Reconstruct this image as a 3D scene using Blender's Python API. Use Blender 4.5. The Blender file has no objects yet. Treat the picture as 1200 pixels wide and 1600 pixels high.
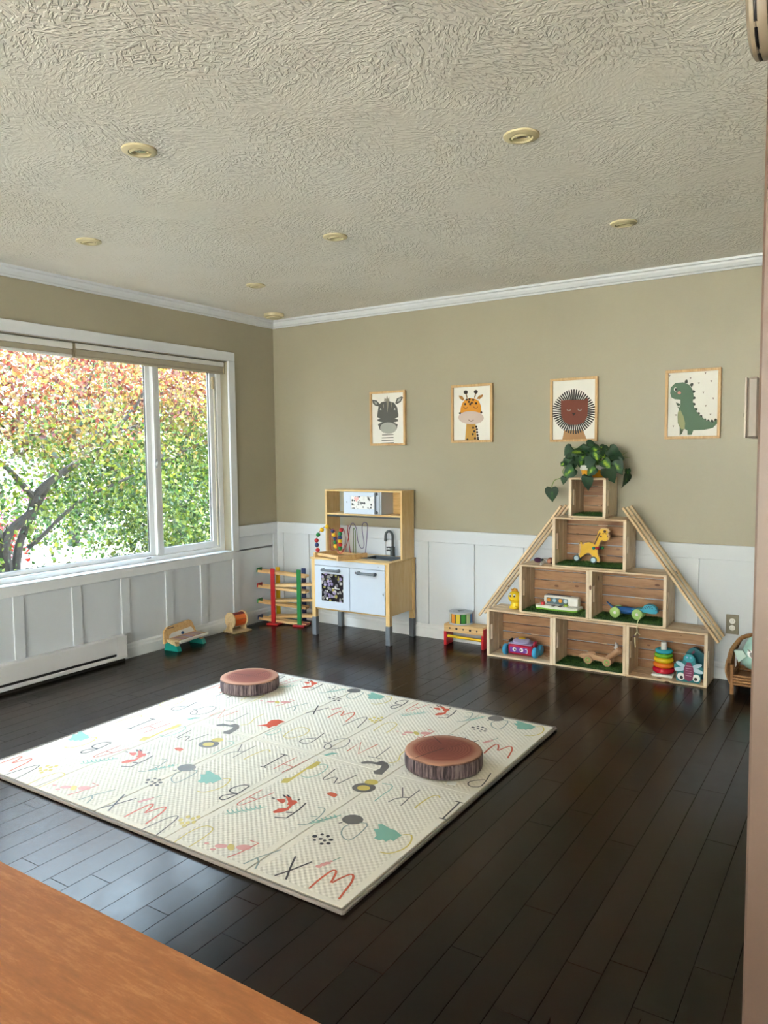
import bpy, bmesh, math, random
import numpy as np
from mathutils import Matrix, Vector

rnd = random.Random(7)
scene = bpy.context.scene
COL = scene.collection
PI = math.pi

# ---------------------------------------------------------------- camera
def make_camera():
    yaw, pitch, roll = math.radians(-33.11627), math.radians(-4.39193), math.radians(-0.59789)
    f = Vector((math.cos(pitch)*math.sin(yaw), math.cos(pitch)*math.cos(yaw), math.sin(pitch)))
    rt = Vector((math.cos(yaw), -math.sin(yaw), 0)); up = rt.cross(f)
    c, s = math.cos(roll), math.sin(roll)
    r2 = c*rt + s*up; u2 = -s*rt + c*up
    cam = bpy.data.cameras.new('camera'); o = bpy.data.objects.new('camera', cam); COL.objects.link(o)
    m = Matrix((( r2.x, u2.x, -f.x, 4.199), (r2.y, u2.y, -f.y, -4.795), (r2.z, u2.z, -f.z, 1.354), (0, 0, 0, 1)))
    o.matrix_world = m
    cam.sensor_fit = 'VERTICAL'; cam.sensor_height = 24.0; cam.lens = 1182.68/1600*24.0
    cam.clip_start = 0.02; cam.clip_end = 200
    scene.camera = o
make_camera()

# ---------------------------------------------------------------- world, sun, exposure
world = bpy.data.worlds.new('sky'); scene.world = world; world.use_nodes = True
bg = world.node_tree.nodes['Background']
bg.inputs[0].default_value = (0.62, 0.79, 1.0, 1); bg.inputs[1].default_value = 11.0
sun = bpy.data.lights.new('sun', 'SUN'); sun.energy = 45.0; sun.angle = 0.02; sun.color = (1.0, 0.95, 0.90)
so = bpy.data.objects.new('sun', sun); COL.objects.link(so)
so.rotation_euler = Vector((-0.22, 0.62, 1.0)).to_track_quat('Z', 'Y').to_euler()
so.location = (-6, 6, 9)
def portal(name, loc, rot, sx, sy):        # sampling guide in a window opening (gives off no light itself)
    l = bpy.data.lights.new(name, 'AREA'); l.shape = 'RECTANGLE'; l.size = sx; l.size_y = sy
    l.cycles.is_portal = True
    o = bpy.data.objects.new(name, l); COL.objects.link(o); o.location = loc; o.rotation_euler = rot
portal('portal_left', (-0.16, -1.84, 1.34), (0, -PI/2, 0), 1.46, 2.6)
portal('portal_front', (2.8, -8.16, 1.175), (PI/2, 0, 0), 4.0, 2.15)
vs = scene.view_settings
vs.view_transform = 'Standard'; vs.look = 'None'; vs.gamma = 1.0; vs.use_curve_mapping = False
vs.exposure = 1.36

# ---------------------------------------------------------------- helpers
def lin(c):
    if isinstance(c, str):
        c = c.lstrip('#'); c = tuple(int(c[i:i+2], 16)/255 for i in (0, 2, 4))
    return tuple((x/12.92 if x <= 0.04045 else ((x+0.055)/1.055)**2.4) for x in c)

class MB:
    def __init__(s): s.v = []; s.f = []
    def add(s, vs, fs, M=None):
        n = len(s.v)
        s.v += [tuple(M @ Vector(p)) if M is not None else tuple(p) for p in vs]
        s.f += [tuple(i+n for i in f) for f in fs]
        return s
    def box(s, x0, x1, y0, y1, z0, z1, b=0.0, M=None):
        X, Y, Z = (x0, x1), (y0, y1), (z0, z1)
        if b <= 0:
            vs = [(X[i], Y[j], Z[k]) for i in (0, 1) for j in (0, 1) for k in (0, 1)]
            fs = [(0, 1, 3, 2), (4, 6, 7, 5), (0, 4, 5, 1), (2, 3, 7, 6), (0, 2, 6, 4), (1, 5, 7, 3)]
            return s.add(vs, fs, M)
        b = min(b, 0.49*abs(x1-x0), 0.49*abs(y1-y0), 0.49*abs(z1-z0))
        vs = []; ix = {}
        for i in (0, 1):
            for j in (0, 1):
                for k in (0, 1):
                    dx, dy, dz = (b if i == 0 else -b), (b if j == 0 else -b), (b if k == 0 else -b)
                    ix[i, j, k, 0] = len(vs); vs.append((X[i], Y[j]+dy, Z[k]+dz))
                    ix[i, j, k, 1] = len(vs); vs.append((X[i]+dx, Y[j], Z[k]+dz))
                    ix[i, j, k, 2] = len(vs); vs.append((X[i]+dx, Y[j]+dy, Z[k]))
        fs = []
        for i in (0, 1): fs.append([ix[i, 0, 0, 0], ix[i, 1, 0, 0], ix[i, 1, 1, 0], ix[i, 0, 1, 0]])
        for j in (0, 1): fs.append([ix[0, j, 0, 1], ix[1, j, 0, 1], ix[1, j, 1, 1], ix[0, j, 1, 1]])
        for k in (0, 1): fs.append([ix[0, 0, k, 2], ix[1, 0, k, 2], ix[1, 1, k, 2], ix[0, 1, k, 2]])
        for j in (0, 1):
            for k in (0, 1): fs.append([ix[0, j, k, 1], ix[1, j, k, 1], ix[1, j, k, 2], ix[0, j, k, 2]])
        for i in (0, 1):
            for k in (0, 1): fs.append([ix[i, 0, k, 0], ix[i, 1, k, 0], ix[i, 1, k, 2], ix[i, 0, k, 2]])
        for i in (0, 1):
            for j in (0, 1): fs.append([ix[i, j, 0, 0], ix[i, j, 1, 0], ix[i, j, 1, 1], ix[i, j, 0, 1]])
        for i in (0, 1):
            for j in (0, 1):
                for k in (0, 1): fs.append([ix[i, j, k, 0], ix[i, j, k, 1], ix[i, j, k, 2]])
        return s.add(vs, fs, M)
    def lathe(s, prof, n=28, M=None, cap=True):
        vs = []; fs = []
        for r, z in prof:
            for k in range(n):
                a = 2*PI*k/n; vs.append((r*math.cos(a), r*math.sin(a), z))
        m = len(prof)
        for i in range(m-1):
            for k in range(n):
                fs.append((i*n+k, i*n+(k+1) % n, (i+1)*n+(k+1) % n, (i+1)*n+k))
        if cap:
            fs.append(tuple(range(n))[::-1]); fs.append(tuple((m-1)*n+k for k in range(n)))
        return s.add(vs, fs, M)
    def cyl(s, p0, p1, r0, r1=None, n=16):
        p0, p1 = Vector(p0), Vector(p1); r1 = r0 if r1 is None else r1
        M = Matrix.Translation(p0) @ (p1-p0).to_track_quat('Z', 'Y').to_matrix().to_4x4()
        return s.lathe([(r0, 0), (r1, (p1-p0).length)], n, M)
    def tube(s, pts, r, n=8, closed=False):
        pts = [Vector(p) for p in pts]; m = len(pts); vs = []; fs = []
        rs = r if isinstance(r, (list, tuple)) else [r]*m
        ref = None
        for i, p in enumerate(pts):
            if closed: t = pts[(i+1) % m]-pts[i-1]
            else: t = pts[min(i+1, m-1)]-pts[max(i-1, 0)]
            if t.length < 1e-9: t = Vector((0, 0, 1))
            t.normalize()
            if ref is None: ref = Vector((0, 0, 1)) if abs(t.z) < 0.9 else Vector((1, 0, 0))
            a = (ref - t*ref.dot(t))
            if a.length < 1e-6: a = t.orthogonal()
            a.normalize(); ref = a; b = t.cross(a)
            for k in range(n):
                w = 2*PI*k/n; vs.append(p + (a*math.cos(w)+b*math.sin(w))*rs[i])
        for i in range(m if closed else m-1):
            j = (i+1) % m
            for k in range(n): fs.append((i*n+k, i*n+(k+1) % n, j*n+(k+1) % n, j*n+k))
        if not closed:
            fs.append(tuple(range(n))[::-1]); fs.append(tuple((m-1)*n+k for k in range(n)))
        return s.add(vs, fs)
    def prism(s, poly, h0, h1, M=None):
        n = len(poly)
        vs = [(x, y, h0) for x, y in poly]+[(x, y, h1) for x, y in poly]
        fs = [tuple(range(n))[::-1], tuple(range(n, 2*n))]+[(i, (i+1) % n, n+(i+1) % n, n+i) for i in range(n)]
        return s.add(vs, fs, M)
    def sphere(s, c, r, n=16, m=10, M=None):
        if not isinstance(r, (tuple, list)): r = (r, r, r)
        vs = [(c[0], c[1], c[2]-r[2])]; fs = []
        for i in range(1, m):
            t = PI*i/m
            for k in range(n):
                a = 2*PI*k/n; vs.append((c[0]+r[0]*math.sin(t)*math.cos(a), c[1]+r[1]*math.sin(t)*math.sin(a), c[2]-r[2]*math.cos(t)))
        vs.append((c[0], c[1], c[2]+r[2])); L = len(vs)-1
        for k in range(n):
            fs.append((0, 1+(k+1) % n, 1+k)); fs.append((L, L-n+k, L-n+(k+1) % n))
        for i in range(m-2):
            for k in range(n):
                a = 1+i*n; fs.append((a+k, a+(k+1) % n, a+n+(k+1) % n, a+n+k))
        return s.add(vs, fs, M)
    def torus(s, R, r, n=28, m=10, M=None, sz=1.0):
        vs = []; fs = []
        for i in range(n):
            a = 2*PI*i/n
            for k in range(m):
                b = 2*PI*k/m; q = R+r*math.cos(b); vs.append((q*math.cos(a), q*math.sin(a), r*sz*math.sin(b)))
        for i in range(n):
            for k in range(m):
                fs.append((i*m+k, ((i+1) % n)*m+k, ((i+1) % n)*m+(k+1) % m, i*m+(k+1) % m))
        return s.add(vs, fs, M)
    def mesh(s, name, material=None, angle=38, recalc=True):
        me = bpy.data.meshes.new(name); me.from_pydata(s.v, [], s.f); me.update()
        if recalc:
            bm = bmesh.new(); bm.from_mesh(me); bmesh.ops.recalc_face_normals(bm, faces=bm.faces); bm.to_mesh(me); bm.free()
        if angle:
            me.polygons.foreach_set('use_smooth', [True]*len(me.polygons))
            me.set_sharp_from_angle(angle=math.radians(angle))
        if material is not None: me.materials.append(material)
        return me
    def build(s, name, material, parent=None, angle=38, loc=None, recalc=True):
        return link(name, s.mesh(name, material, angle, recalc), parent, loc)

def link(name, data, parent=None, loc=None, rot=None):
    o = bpy.data.objects.new(name, data); COL.objects.link(o)
    if parent is not None: o.parent = parent
    if loc is not None: o.location = loc
    if rot is not None: o.rotation_euler = rot
    return o
def tag(o, label, cat, group=None):
    o['label'] = label; o['category'] = cat
    if group: o['group'] = group
    return o
def thing(name, label, cat, loc=(0, 0, 0), rz=0.0, group=None):
    o = link(name, None, None, loc, (0, 0, rz)); o.empty_display_size = 0.05
    return tag(o, label, cat, group)
def struct(o): o['kind'] = 'structure'; return o
def sempty(name): return struct(link(name, None))
def T(x, y, z): return Matrix.Translation((x, y, z))
def RX(a): return Matrix.Rotation(a, 4, 'X')
def RY(a): return Matrix.Rotation(a, 4, 'Y')
def RZ(a): return Matrix.Rotation(a, 4, 'Z')

# ---------------------------------------------------------------- materials
MATS = {}
def nodes(name):
    m = bpy.data.materials.new(name); m.use_nodes = True
    nt = m.node_tree; return m, nt, nt.nodes['Principled BSDF']
def ramp(nt, fac, stops):
    r = nt.nodes.new('ShaderNodeValToRGB'); cr = r.color_ramp
    while len(cr.elements) < len(stops): cr.elements.new(0.5)
    for e, (p, c) in zip(cr.elements, stops): e.position = p; e.color = (*lin(c), 1) if isinstance(c, str) else (*c, 1)
    nt.links.new(fac, r.inputs[0]); return r.outputs[0]
def coords(nt, scale=(1, 1, 1), rand=False, rot=(0, 0, 0)):
    tc = nt.nodes.new('ShaderNodeTexCoord'); mp = nt.nodes.new('ShaderNodeMapping')
    mp.inputs['Scale'].default_value = scale; mp.inputs['Rotation'].default_value = rot
    nt.links.new(tc.outputs['Object'], mp.inputs[0])
    if rand:
        oi = nt.nodes.new('ShaderNodeObjectInfo'); mu = nt.nodes.new('ShaderNodeMath'); mu.operation = 'MULTIPLY'; mu.inputs[1].default_value = 37.0
        nt.links.new(oi.outputs['Random'], mu.inputs[0]); cb = nt.nodes.new('ShaderNodeCombineXYZ')
        for i in range(3): nt.links.new(mu.outputs[0], cb.inputs[i])
        nt.links.new(cb.outputs[0], mp.inputs['Location'])
    return mp.outputs[0]
def noise(nt, vec, scale=5.0, detail=3.0, rough=0.5, dist=0.0):
    n = nt.nodes.new('ShaderNodeTexNoise'); n.inputs['Scale'].default_value = scale; n.inputs['Detail'].default_value = detail
    n.inputs['Roughness'].default_value = rough; n.inputs['Distortion'].default_value = dist
    nt.links.new(vec, n.inputs['Vector']); return n.outputs['Fac']
def bump(nt, b, height, strength=0.2, dist=0.01):
    n = nt.nodes.new('ShaderNodeBump'); n.inputs['Strength'].default_value = strength; n.inputs['Distance'].default_value = dist
    nt.links.new(height, n.inputs['Height']); nt.links.new(n.outputs[0], b.inputs['Normal'])
def math_(nt, op, a, b=None, clamp=False):
    n = nt.nodes.new('ShaderNodeMath'); n.operation = op; n.use_clamp = clamp
    for i, x in enumerate((a, b)):
        if x is None: continue
        if isinstance(x, (int, float)): n.inputs[i].default_value = x
        else: nt.links.new(x, n.inputs[i])
    return n.outputs[0]

def plain(name, c, rough=0.45, metal=0.0, var=0.06, coat=0.0):
    if name in MATS: return MATS[name]
    m, nt, b = nodes(name); c = lin(c)
    n = noise(nt, coords(nt), 14.0, 3)
    nt.links.new(ramp(nt, n, [(0.3, tuple(x*(1-var) for x in c)), (0.7, tuple(min(1, x*(1+var)) for x in c))]), b.inputs['Base Color'])
    b.inputs['Roughness'].default_value = rough; b.inputs['Metallic'].default_value = metal
    b.inputs['Coat Weight'].default_value = coat
    MATS[name] = m; return m
def wood(name, c0, c1, c2, axis=0, rough=0.5, knots=True, scale=1.0):
    if name in MATS: return MATS[name]
    m, nt, b = nodes(name)
    sc = [9*scale, 9*scale, 9*scale]; sc[axis] = 1.1*scale
    v = coords(nt, tuple(sc), True)
    g = noise(nt, v, 3.2, 5, 0.6, 1.6)
    fine = noise(nt, v, 16.0, 4, 0.6)
    mix = math_(nt, 'ADD', math_(nt, 'MULTIPLY', g, 0.75), math_(nt, 'MULTIPLY', fine, 0.25))
    oi = nt.nodes.new('ShaderNodeObjectInfo')
    mix2 = math_(nt, 'ADD', mix, math_(nt, 'MULTIPLY', math_(nt, 'SUBTRACT', oi.outputs['Random'], 0.5), 0.16))
    col = ramp(nt, mix2, [(0.3, c0), (0.5, c1), (0.72, c2)])
    if knots:
        kv = [7, 7, 7]; kv[axis] = 3.2
        vo = nt.nodes.new('ShaderNodeTexVoronoi'); vo.inputs['Scale'].default_value = 1.5*scale
        nt.links.new(coords(nt, tuple(kv), True), vo.inputs['Vector'])
        k = math_(nt, 'LESS_THAN', vo.outputs['Distance'], 0.075)
        mx = nt.nodes.new('ShaderNodeMix'); mx.data_type = 'RGBA'; nt.links.new(k, mx.inputs[0]); nt.links.new(col, mx.inputs[6]); mx.inputs[7].default_value = (*lin('#6b3f22'), 1); col = mx.outputs[2]
    nt.links.new(col, b.inputs['Base Color']); b.inputs['Roughness'].default_value = rough
    bump(nt, b, fine, 0.12, 0.002)
    MATS[name] = m; return m
def glass():
    m = bpy.data.materials.new('window_glass'); m.use_nodes = True; nt = m.node_tree; nt.nodes.clear()
    o = nt.nodes.new('ShaderNodeOutputMaterial'); t = nt.nodes.new('ShaderNodeBsdfTransparent'); g = nt.nodes.new('ShaderNodeBsdfGlossy')
    t.inputs[0].default_value = (0.93, 0.96, 0.94, 1); g.inputs['Roughness'].default_value = 0.02
    lw = nt.nodes.new('ShaderNodeLayerWeight'); lw.inputs[0].default_value = 0.5; mx = nt.nodes.new('ShaderNodeMixShader')
    pw5 = nt.nodes.new('ShaderNodeMath'); pw5.operation = 'POWER'; pw5.inputs[1].default_value = 5.0; nt.links.new(lw.outputs['Facing'], pw5.inputs[0])
    ma = nt.nodes.new('ShaderNodeMath'); ma.operation = 'MULTIPLY_ADD'; ma.inputs[1].default_value = 0.9; ma.inputs[2].default_value = 0.03; nt.links.new(pw5.outputs[0], ma.inputs[0])
    nt.links.new(ma.outputs[0], mx.inputs[0]); nt.links.new(t.outputs[0], mx.inputs[1]); nt.links.new(g.outputs[0], mx.inputs[2]); nt.links.new(mx.outputs[0], o.inputs[0])
    return m
GLASS = glass()

PINE_X = wood('pine_along_x', '#c29d78', '#dcc2a0', '#e8d6bc', 0)
PINE_Y = wood('pine_along_y', '#c29d78', '#dcc2a0', '#e8d6bc', 1)
PINE_Z = wood('pine_along_z', '#ceb08c', '#e3cdb0', '#eedfc8', 2)
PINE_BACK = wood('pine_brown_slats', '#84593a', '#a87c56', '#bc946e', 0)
BIRCH_Z = wood('birch_along_z', '#c29a5e', '#d8b47a', '#e2c592', 2, 0.4, False)
BIRCH_X = wood('birch_along_x', '#c29a5e', '#d8b47a', '#e2c592', 0, 0.4, False)
BEECH = wood('beech', '#c4965f', '#d9b27c', '#e3c495', 0, 0.45, False)
PLY = wood('pale_plywood', '#bfa27a', '#d2b990', '#dcc8a2', 1, 0.5, False)
FRAMEWOOD = wood('frame_oak', '#b98f5e', '#cda877', '#dab98b', 2, 0.45, False, 1.6)
WHITE = plain('white_trim_paint', '#dadde2', 0.4, 0, 0.015)
WHITE_LAM = plain('white_laminate', '#c3ccda', 0.3, 0, 0.01)
GREYP = plain('grey_plastic', '#6b7178', 0.45)
DARKGREY = plain('dark_grey_plastic', '#3c4246', 0.4)
BLACK = plain('black_print', '#1c1a1c', 0.5)
RED = plain('red_paint', '#b5141e', 0.35)
GREEN = plain('green_paint', '#0f7a3c', 0.35)
YELLOW = plain('yellow_paint', '#e0b414', 0.35)
BLUE = plain('navy_blue_paint', '#1d2f66', 0.35)
ORANGE = plain('orange_paint', '#e8842a', 0.35)
WHITEP = plain('white_plastic', '#e9e8e2', 0.3)

# ================================================================ SETTING
CEIL = 2.44
def wall_paint(name, c, k=0.04):
    m, nt, b = nodes(name); c = lin(c)
    n = noise(nt, coords(nt), 60.0, 4)
    big = noise(nt, coords(nt), 1.3, 2)
    nt.links.new(ramp(nt, big, [(0.3, tuple(x*(1-k) for x in c)), (0.7, tuple(x*(1+k) for x in c))]), b.inputs['Base Color'])
    b.inputs['Roughness'].default_value = 0.42; bump(nt, b, n, 0.06, 0.003); return m
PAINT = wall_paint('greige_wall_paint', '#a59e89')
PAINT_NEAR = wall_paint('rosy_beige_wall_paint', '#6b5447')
WAIN = wall_paint('white_wainscot_paint', '#cdd2da', 0.015)

def ceiling_mat():
    m, nt, b = nodes('textured_ceiling_plaster')
    tc = nt.nodes.new('ShaderNodeTexCoord')
    hs = []
    for sc, seed in ((3.4, 0.0), (5.6, 7.3)):                 # trowel stamps: each patch has strokes in its own direction
        mp0 = nt.nodes.new('ShaderNodeMapping'); mp0.inputs['Location'].default_value = (seed, seed*0.7, 0); nt.links.new(tc.outputs['Object'], mp0.inputs[0])
        vo = nt.nodes.new('ShaderNodeTexVoronoi'); vo.inputs['Scale'].default_value = sc; vo.voronoi_dimensions = '2D'
        nt.links.new(mp0.outputs[0], vo.inputs['Vector'])
        sub = nt.nodes.new('ShaderNodeVectorMath'); sub.operation = 'SUBTRACT'; nt.links.new(mp0.outputs[0], sub.inputs[0]); nt.links.new(vo.outputs['Position'], sub.inputs[1])
        sep = nt.nodes.new('ShaderNodeSeparateColor'); nt.links.new(vo.outputs['Color'], sep.inputs[0])
        vr = nt.nodes.new('ShaderNodeVectorRotate'); vr.rotation_type = 'Z_AXIS'
        nt.links.new(sub.outputs[0], vr.inputs['Vector']); nt.links.new(math_(nt, 'MULTIPLY', sep.outputs[0], 6.283), vr.inputs['Angle'])
        wv = nt.nodes.new('ShaderNodeTexNoise'); wv.inputs['Scale'].default_value = 26; nt.links.new(tc.outputs['Object'], wv.inputs['Vector'])
        av = nt.nodes.new('ShaderNodeVectorMath'); av.operation = 'MULTIPLY_ADD'; nt.links.new(wv.outputs['Color'], av.inputs[0]); av.inputs[1].default_value = (0.02, 0.02, 0); nt.links.new(vr.outputs[0], av.inputs[2])
        mp = nt.nodes.new('ShaderNodeMapping'); mp.inputs['Scale'].default_value = (88, 26, 1)
        nt.links.new(av.outputs[0], mp.inputs[0])
        off = nt.nodes.new('ShaderNodeVectorMath'); off.operation = 'MULTIPLY_ADD'; nt.links.new(vo.outputs['Color'], off.inputs[0]); off.inputs[1].default_value = (50, 50, 50); nt.links.new(mp.outputs[0], off.inputs[2])
        n = nt.nodes.new('ShaderNodeTexNoise'); n.inputs['Scale'].default_value = 1.0; n.inputs['Detail'].default_value = 1.5
        nt.links.new(off.outputs[0], n.inputs['Vector'])
        hs.append(ramp(nt, n.outputs['Fac'], [(0.50, (0, 0, 0)), (0.62, (1, 1, 1))]))
    patch = noise(nt, coords(nt), 2.6, 2)
    pm = ramp(nt, patch, [(0.36, (0.15, 0.15, 0.15)), (0.55, (1, 1, 1))])
    h = math_(nt, 'MULTIPLY', math_(nt, 'MAXIMUM', hs[0], hs[1]), pm)
    bump(nt, b, h, 0.8, 0.0045)
    stain = noise(nt, coords(nt), 0.9, 3)
    nt.links.new(ramp(nt, stain, [(0.35, '#e8e4dd'), (0.7, '#e2dcd2')]), b.inputs['Base Color'])
    b.inputs['Roughness'].default_value = 0.55
    return m

def floor_mat():
    m, nt, b = nodes('dark_stained_floor_planks')
    oi = nt.nodes.new('ShaderNodeObjectInfo')
    v = coords(nt, (22, 1.6, 22), True)
    g = noise(nt, v, 1.0, 5, 0.6, 0.8)
    t = math_(nt, 'ADD', math_(nt, 'MULTIPLY', g, 0.7), math_(nt, 'MULTIPLY', oi.outputs['Random'], 0.5))
    nt.links.new(ramp(nt, t, [(0.2, '#120a06'), (0.55, '#1a100a'), (0.95, '#2a1a12')]), b.inputs['Base Color'])
    gm = nt.nodes.new('ShaderNodeNewGeometry')
    mp = nt.nodes.new('ShaderNodeMapping'); nt.links.new(gm.outputs['Position'], mp.inputs[0])
    sc = noise(nt, mp.outputs[0], 9.0, 8, 0.8)
    r = ramp(nt, sc, [(0.35, (0.185, 0.185, 0.185)), (0.70, (0.275, 0.275, 0.275))])
    nt.links.new(r, b.inputs['Roughness'])
    b.inputs['Specular IOR Level'].default_value = 0.22
    bump(nt, b, g, 0.05, 0.002)
    return m
FLOORM = floor_mat()

# floor: slab + single planks
fl = MB().box(-0.1, 7.1, -8.1, 0.1, -0.12, -0.012).build('floor', plain('subfloor_dark', '#140d0a', 0.6), None, 0); struct(fl)
PW = 0.0965
pl_unit = MB().box(-PW/2+0.0003, PW/2-0.0003, -0.5, 0.5, -0.011, 0.0, 0.0009).mesh('plank', FLOORM, 20)
prs = random.Random(3); stuffmb = MB(); nplank = 0
k0 = 0.0725-PW
for i in range(0, 43):
    xa = k0+i*PW; xc = xa+PW/2
    if xa < -0.03: xc = xa+PW/2
    y = 0.0-0.012+prs.uniform(0, 1.0)
    while y > -4.3:
        ln = prs.choice([0.62, 0.78, 0.95, 1.22, 1.22, 1.35]); y1 = max(y-ln, -4.32)
        ya = min(y, -0.004)
        if ya-y1 > 0.02:
            o = link('plank', pl_unit, fl, (xc, (ya+y1)/2, 0)); o.scale = (1, ya-y1-0.0006, 1); nplank += 1
        y = y1
        if y1 <= -4.32: break
rest = MB()
for i in range(0, 74):
    xa = k0+i*PW
    y = -4.32 if i < 43 else -3.36
    while y > -8.0:
        y1 = max(y-prs.choice([0.8, 1.2, 1.4]), -8.0)
        rest.box(xa+0.0006, xa+PW-0.0006, y1+0.0006, y-0.0006, -0.011, 0.0); y = y1
ro = rest.build('plank_field', FLOORM, fl, 0); ro['kind'] = 'stuff'

# ceiling
ce = MB().box(-0.15, 7.1, -8.15, 0.15, CEIL, CEIL+0.15).build('ceiling', ceiling_mat(), None, 0); struct(ce)

# walls ---------------------------------------------------------
WY0, WY1, WZ0, WZ1 = -3.14, -0.54, 0.612, 2.068          # window opening in the left wall
wl = MB()
wl.box(-0.15, 0, WY1, 0.15, 0, CEIL); wl.box(-0.15, 0, WY0, WY1, 0, WZ0); wl.box(-0.15, 0, WY0, WY1, WZ1, CEIL)
wl.box(-0.15, 0, -8.15, WY0, 0, CEIL)
wall_left = struct(wl.build('wall_left', PAINT, None, 0))
wall_back = struct(MB().box(0, 7.1, 0, 0.15, 0, CEIL).build('wall_back', PAINT, None, 0))
wall_right = struct(MB().box(4.024, 4.14, -3.25, 0, 0, CEIL).build('wall_right', PAINT, None, 0))
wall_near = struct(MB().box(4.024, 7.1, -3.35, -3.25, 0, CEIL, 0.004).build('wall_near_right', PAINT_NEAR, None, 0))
wf = MB(); wf.box(0, 0.8, -8.15, -8.0, 0, CEIL); wf.box(4.8, 7.1, -8.15, -8.0, 0, CEIL); wf.box(0.8, 4.8, -8.15, -8.0, 2.25, CEIL); wf.box(0.8, 4.8, -8.15, -8.0, 0, 0.1)
wall_front = struct(wf.build('wall_front', PAINT_NEAR, None, 0))
wall_far = struct(MB().box(7.0, 7.1, -8.0, -3.35, 0, CEIL).build('wall_far_right', PAINT_NEAR, None, 0))

# wainscot on the back wall: sheet, rail, battens, base
MB().box(0, 4.024, -0.004, 0, 0.0, 0.72).build('wainscot_sheet', WAIN, wall_back, 0)
MB().box(0, 4.024, -0.020, 0, 0.711, 0.799, 0.002).build('chair_rail', WAIN, wall_back, 20)
MB().box(0.0, 0.076, -0.016, -0.004, 0.1, 0.711, 0.001).build('batten', WAIN, wall_back, 20)
bm_ = MB().box(-0.033, 0.033, -0.015, -0.004, 0.1, 0.711, 0.001).mesh('batten', WAIN, 20)
for k in range(10): 
    x = 0.314+0.372*k
    if x < 3.99: link('batten', bm_, wall_back, (x, 0, 0))
def base_profile(): return [(0, 0), (0.018, 0), (0.018, 0.066), (0.013, 0.076), (0.013, 0.090), (0.006, 0.1), (0, 0.1)]
def run_profile(prof, a, b, axis):           # profile (out, up) swept along a wall
    mb = MB(); n = len(prof); vs = []
    for t in (a, b):
        for o_, u in prof: vs.append((t, -o_, u) if axis == 'x' else (o_, t, u))
    fs = [tuple(range(n)), tuple(range(n, 2*n))]+[(i, (i+1) % n, n+(i+1) % n, n+i) for i in range(n)]
    return mb.add(vs, fs)
struct(run_profile(base_profile(), 0.0, 4.024, 'x').build('baseboard_back', WHITE, None, 25))
struct(run_profile(base_profile(), -1.575, -0.0, 'y').build('baseboard_left', WHITE, None, 25))
crown = [(0, 2.384), (0.012, 2.384), (0.016, 2.392), (0.03, 2.396), (0.046, 2.412), (0.05, 2.424), (0.066, 2.428), (0.07, 2.44), (0, 2.44)]
struct(run_profile(crown, 0.0, 4.024, 'x').build('trim_1', WHITE, None, 25))
struct(run_profile(crown, -8.0, 0.0, 'y').build('trim_2', WHITE, None, 25))
# left wall wainscot
MB().box(0, 0.004, -8.0, 0, 0, 0.61).build('wainscot_sheet', WAIN, wall_left, 0)
MB().box(0, 0.004, -0.47, 0, 0.6, 0.72).build('wainscot_sheet', WAIN, wall_left, 0)
MB().box(0, 0.020, -0.471, 0, 0.711, 0.799, 0.002).build('chair_rail', WAIN, wall_left, 20)
MB().box(0.004, 0.015, -0.064, 0.0, 0.1, 0.711, 0.001).build('batten', WAIN, wall_left, 20)
lb = MB().box(0.004, 0.015, 0, 0.065, 0.1, 0.548, 0.001).mesh('batten', WAIN, 20)
for y in (-0.876, -1.208, -1.583, -1.95, -2.335, -2.71, -3.08): link('batten', lb, wall_left, (0, y, 0))
MB().box(0.004, 0.018, -0.54, -0.471, 0.1, 0.62, 0.001).build('batten', WAIN, wall_left, 20)

# window -------------------------------------------------------
win = sempty('window_1')
MB().box(0, 0.020, WY0-0.07, -0.471, WZ1+0.004, 2.142, 0.003).build('head_casing', WHITE, win, 20)
MB().box(0, 0.020, WY1-0.0, -0.471, 0.60, WZ1+0.004, 0.003).build('side_casing', WHITE, win, 20)
MB().box(0, 0.020, WY0-0.07, WY0, 0.60, WZ1+0.004, 0.003).build('side_casing', WHITE, win, 20)
MB().box(0, 0.020, WY0-0.07, WY1, 0.547, WZ0-0.004, 0.003).build('apron', WHITE, win, 20)
MB().box(-0.066, 0.024, WY0, WY1, WZ0-0.004, WZ0+0.004, 0.002).build('sill', WHITE, win, 20)
VIN = plain('white_vinyl', '#e4e6e8', 0.35, 0, 0.01); GASK = plain('black_gasket', '#141416', 0.6)
VIN_CREAM = plain('cream_vinyl', '#dedace', 0.4, 0, 0.02)
fx0, fx1 = -0.13, -0.066
fr = MB()
def ring(mb, y0, y1, z0, z1, wy, wz, x0, x1, b=0.003):
    mb.box(x0, x1, y0, y0+wy, z0, z1, b); mb.box(x0, x1, y1-wy, y1, z0, z1, b)
    mb.box(x0, x1, y0+wy, y1-wy, z0, z0+wz, b); mb.box(x0, x1, y0+wy, y1-wy, z1-wz, z1, b); return mb
ring(fr, WY0, WY1, WZ0, WZ1, 0.048, 0.036, fx0, fx1)
fr.build('frame', VIN, win, 20)
def sash(y0, y1, x0, x1, wy, wz, name):
    ring(MB(), y0, y1, WZ0+0.036, WZ1-0.036, wy, wz, x0, x1).build(name, VIN, win, 20)
    g0, g1, h0, h1 = y0+wy, y1-wy, WZ0+0.036+wz, WZ1-0.036-wz
    ring(MB(), g0-0.001, g1+0.001, h0-0.001, h1+0.001, 0.004, 0.004, (x0+x1)/2-0.0045, (x0+x1)/2+0.0045, 0).build('gasket', GASK, win, 0)
    MB().box((x0+x1)/2-0.003, (x0+x1)/2+0.003, g0, g1, h0, h1).build('pane', GLASS, win, 0)
sash(-1.195, WY1-0.048, -0.112, -0.078, 0.062, 0.05, 'sliding_sash')
sash(-2.485, -1.195, -0.125, -0.100, 0.042, 0.03, 'fixed_sash')
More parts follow.
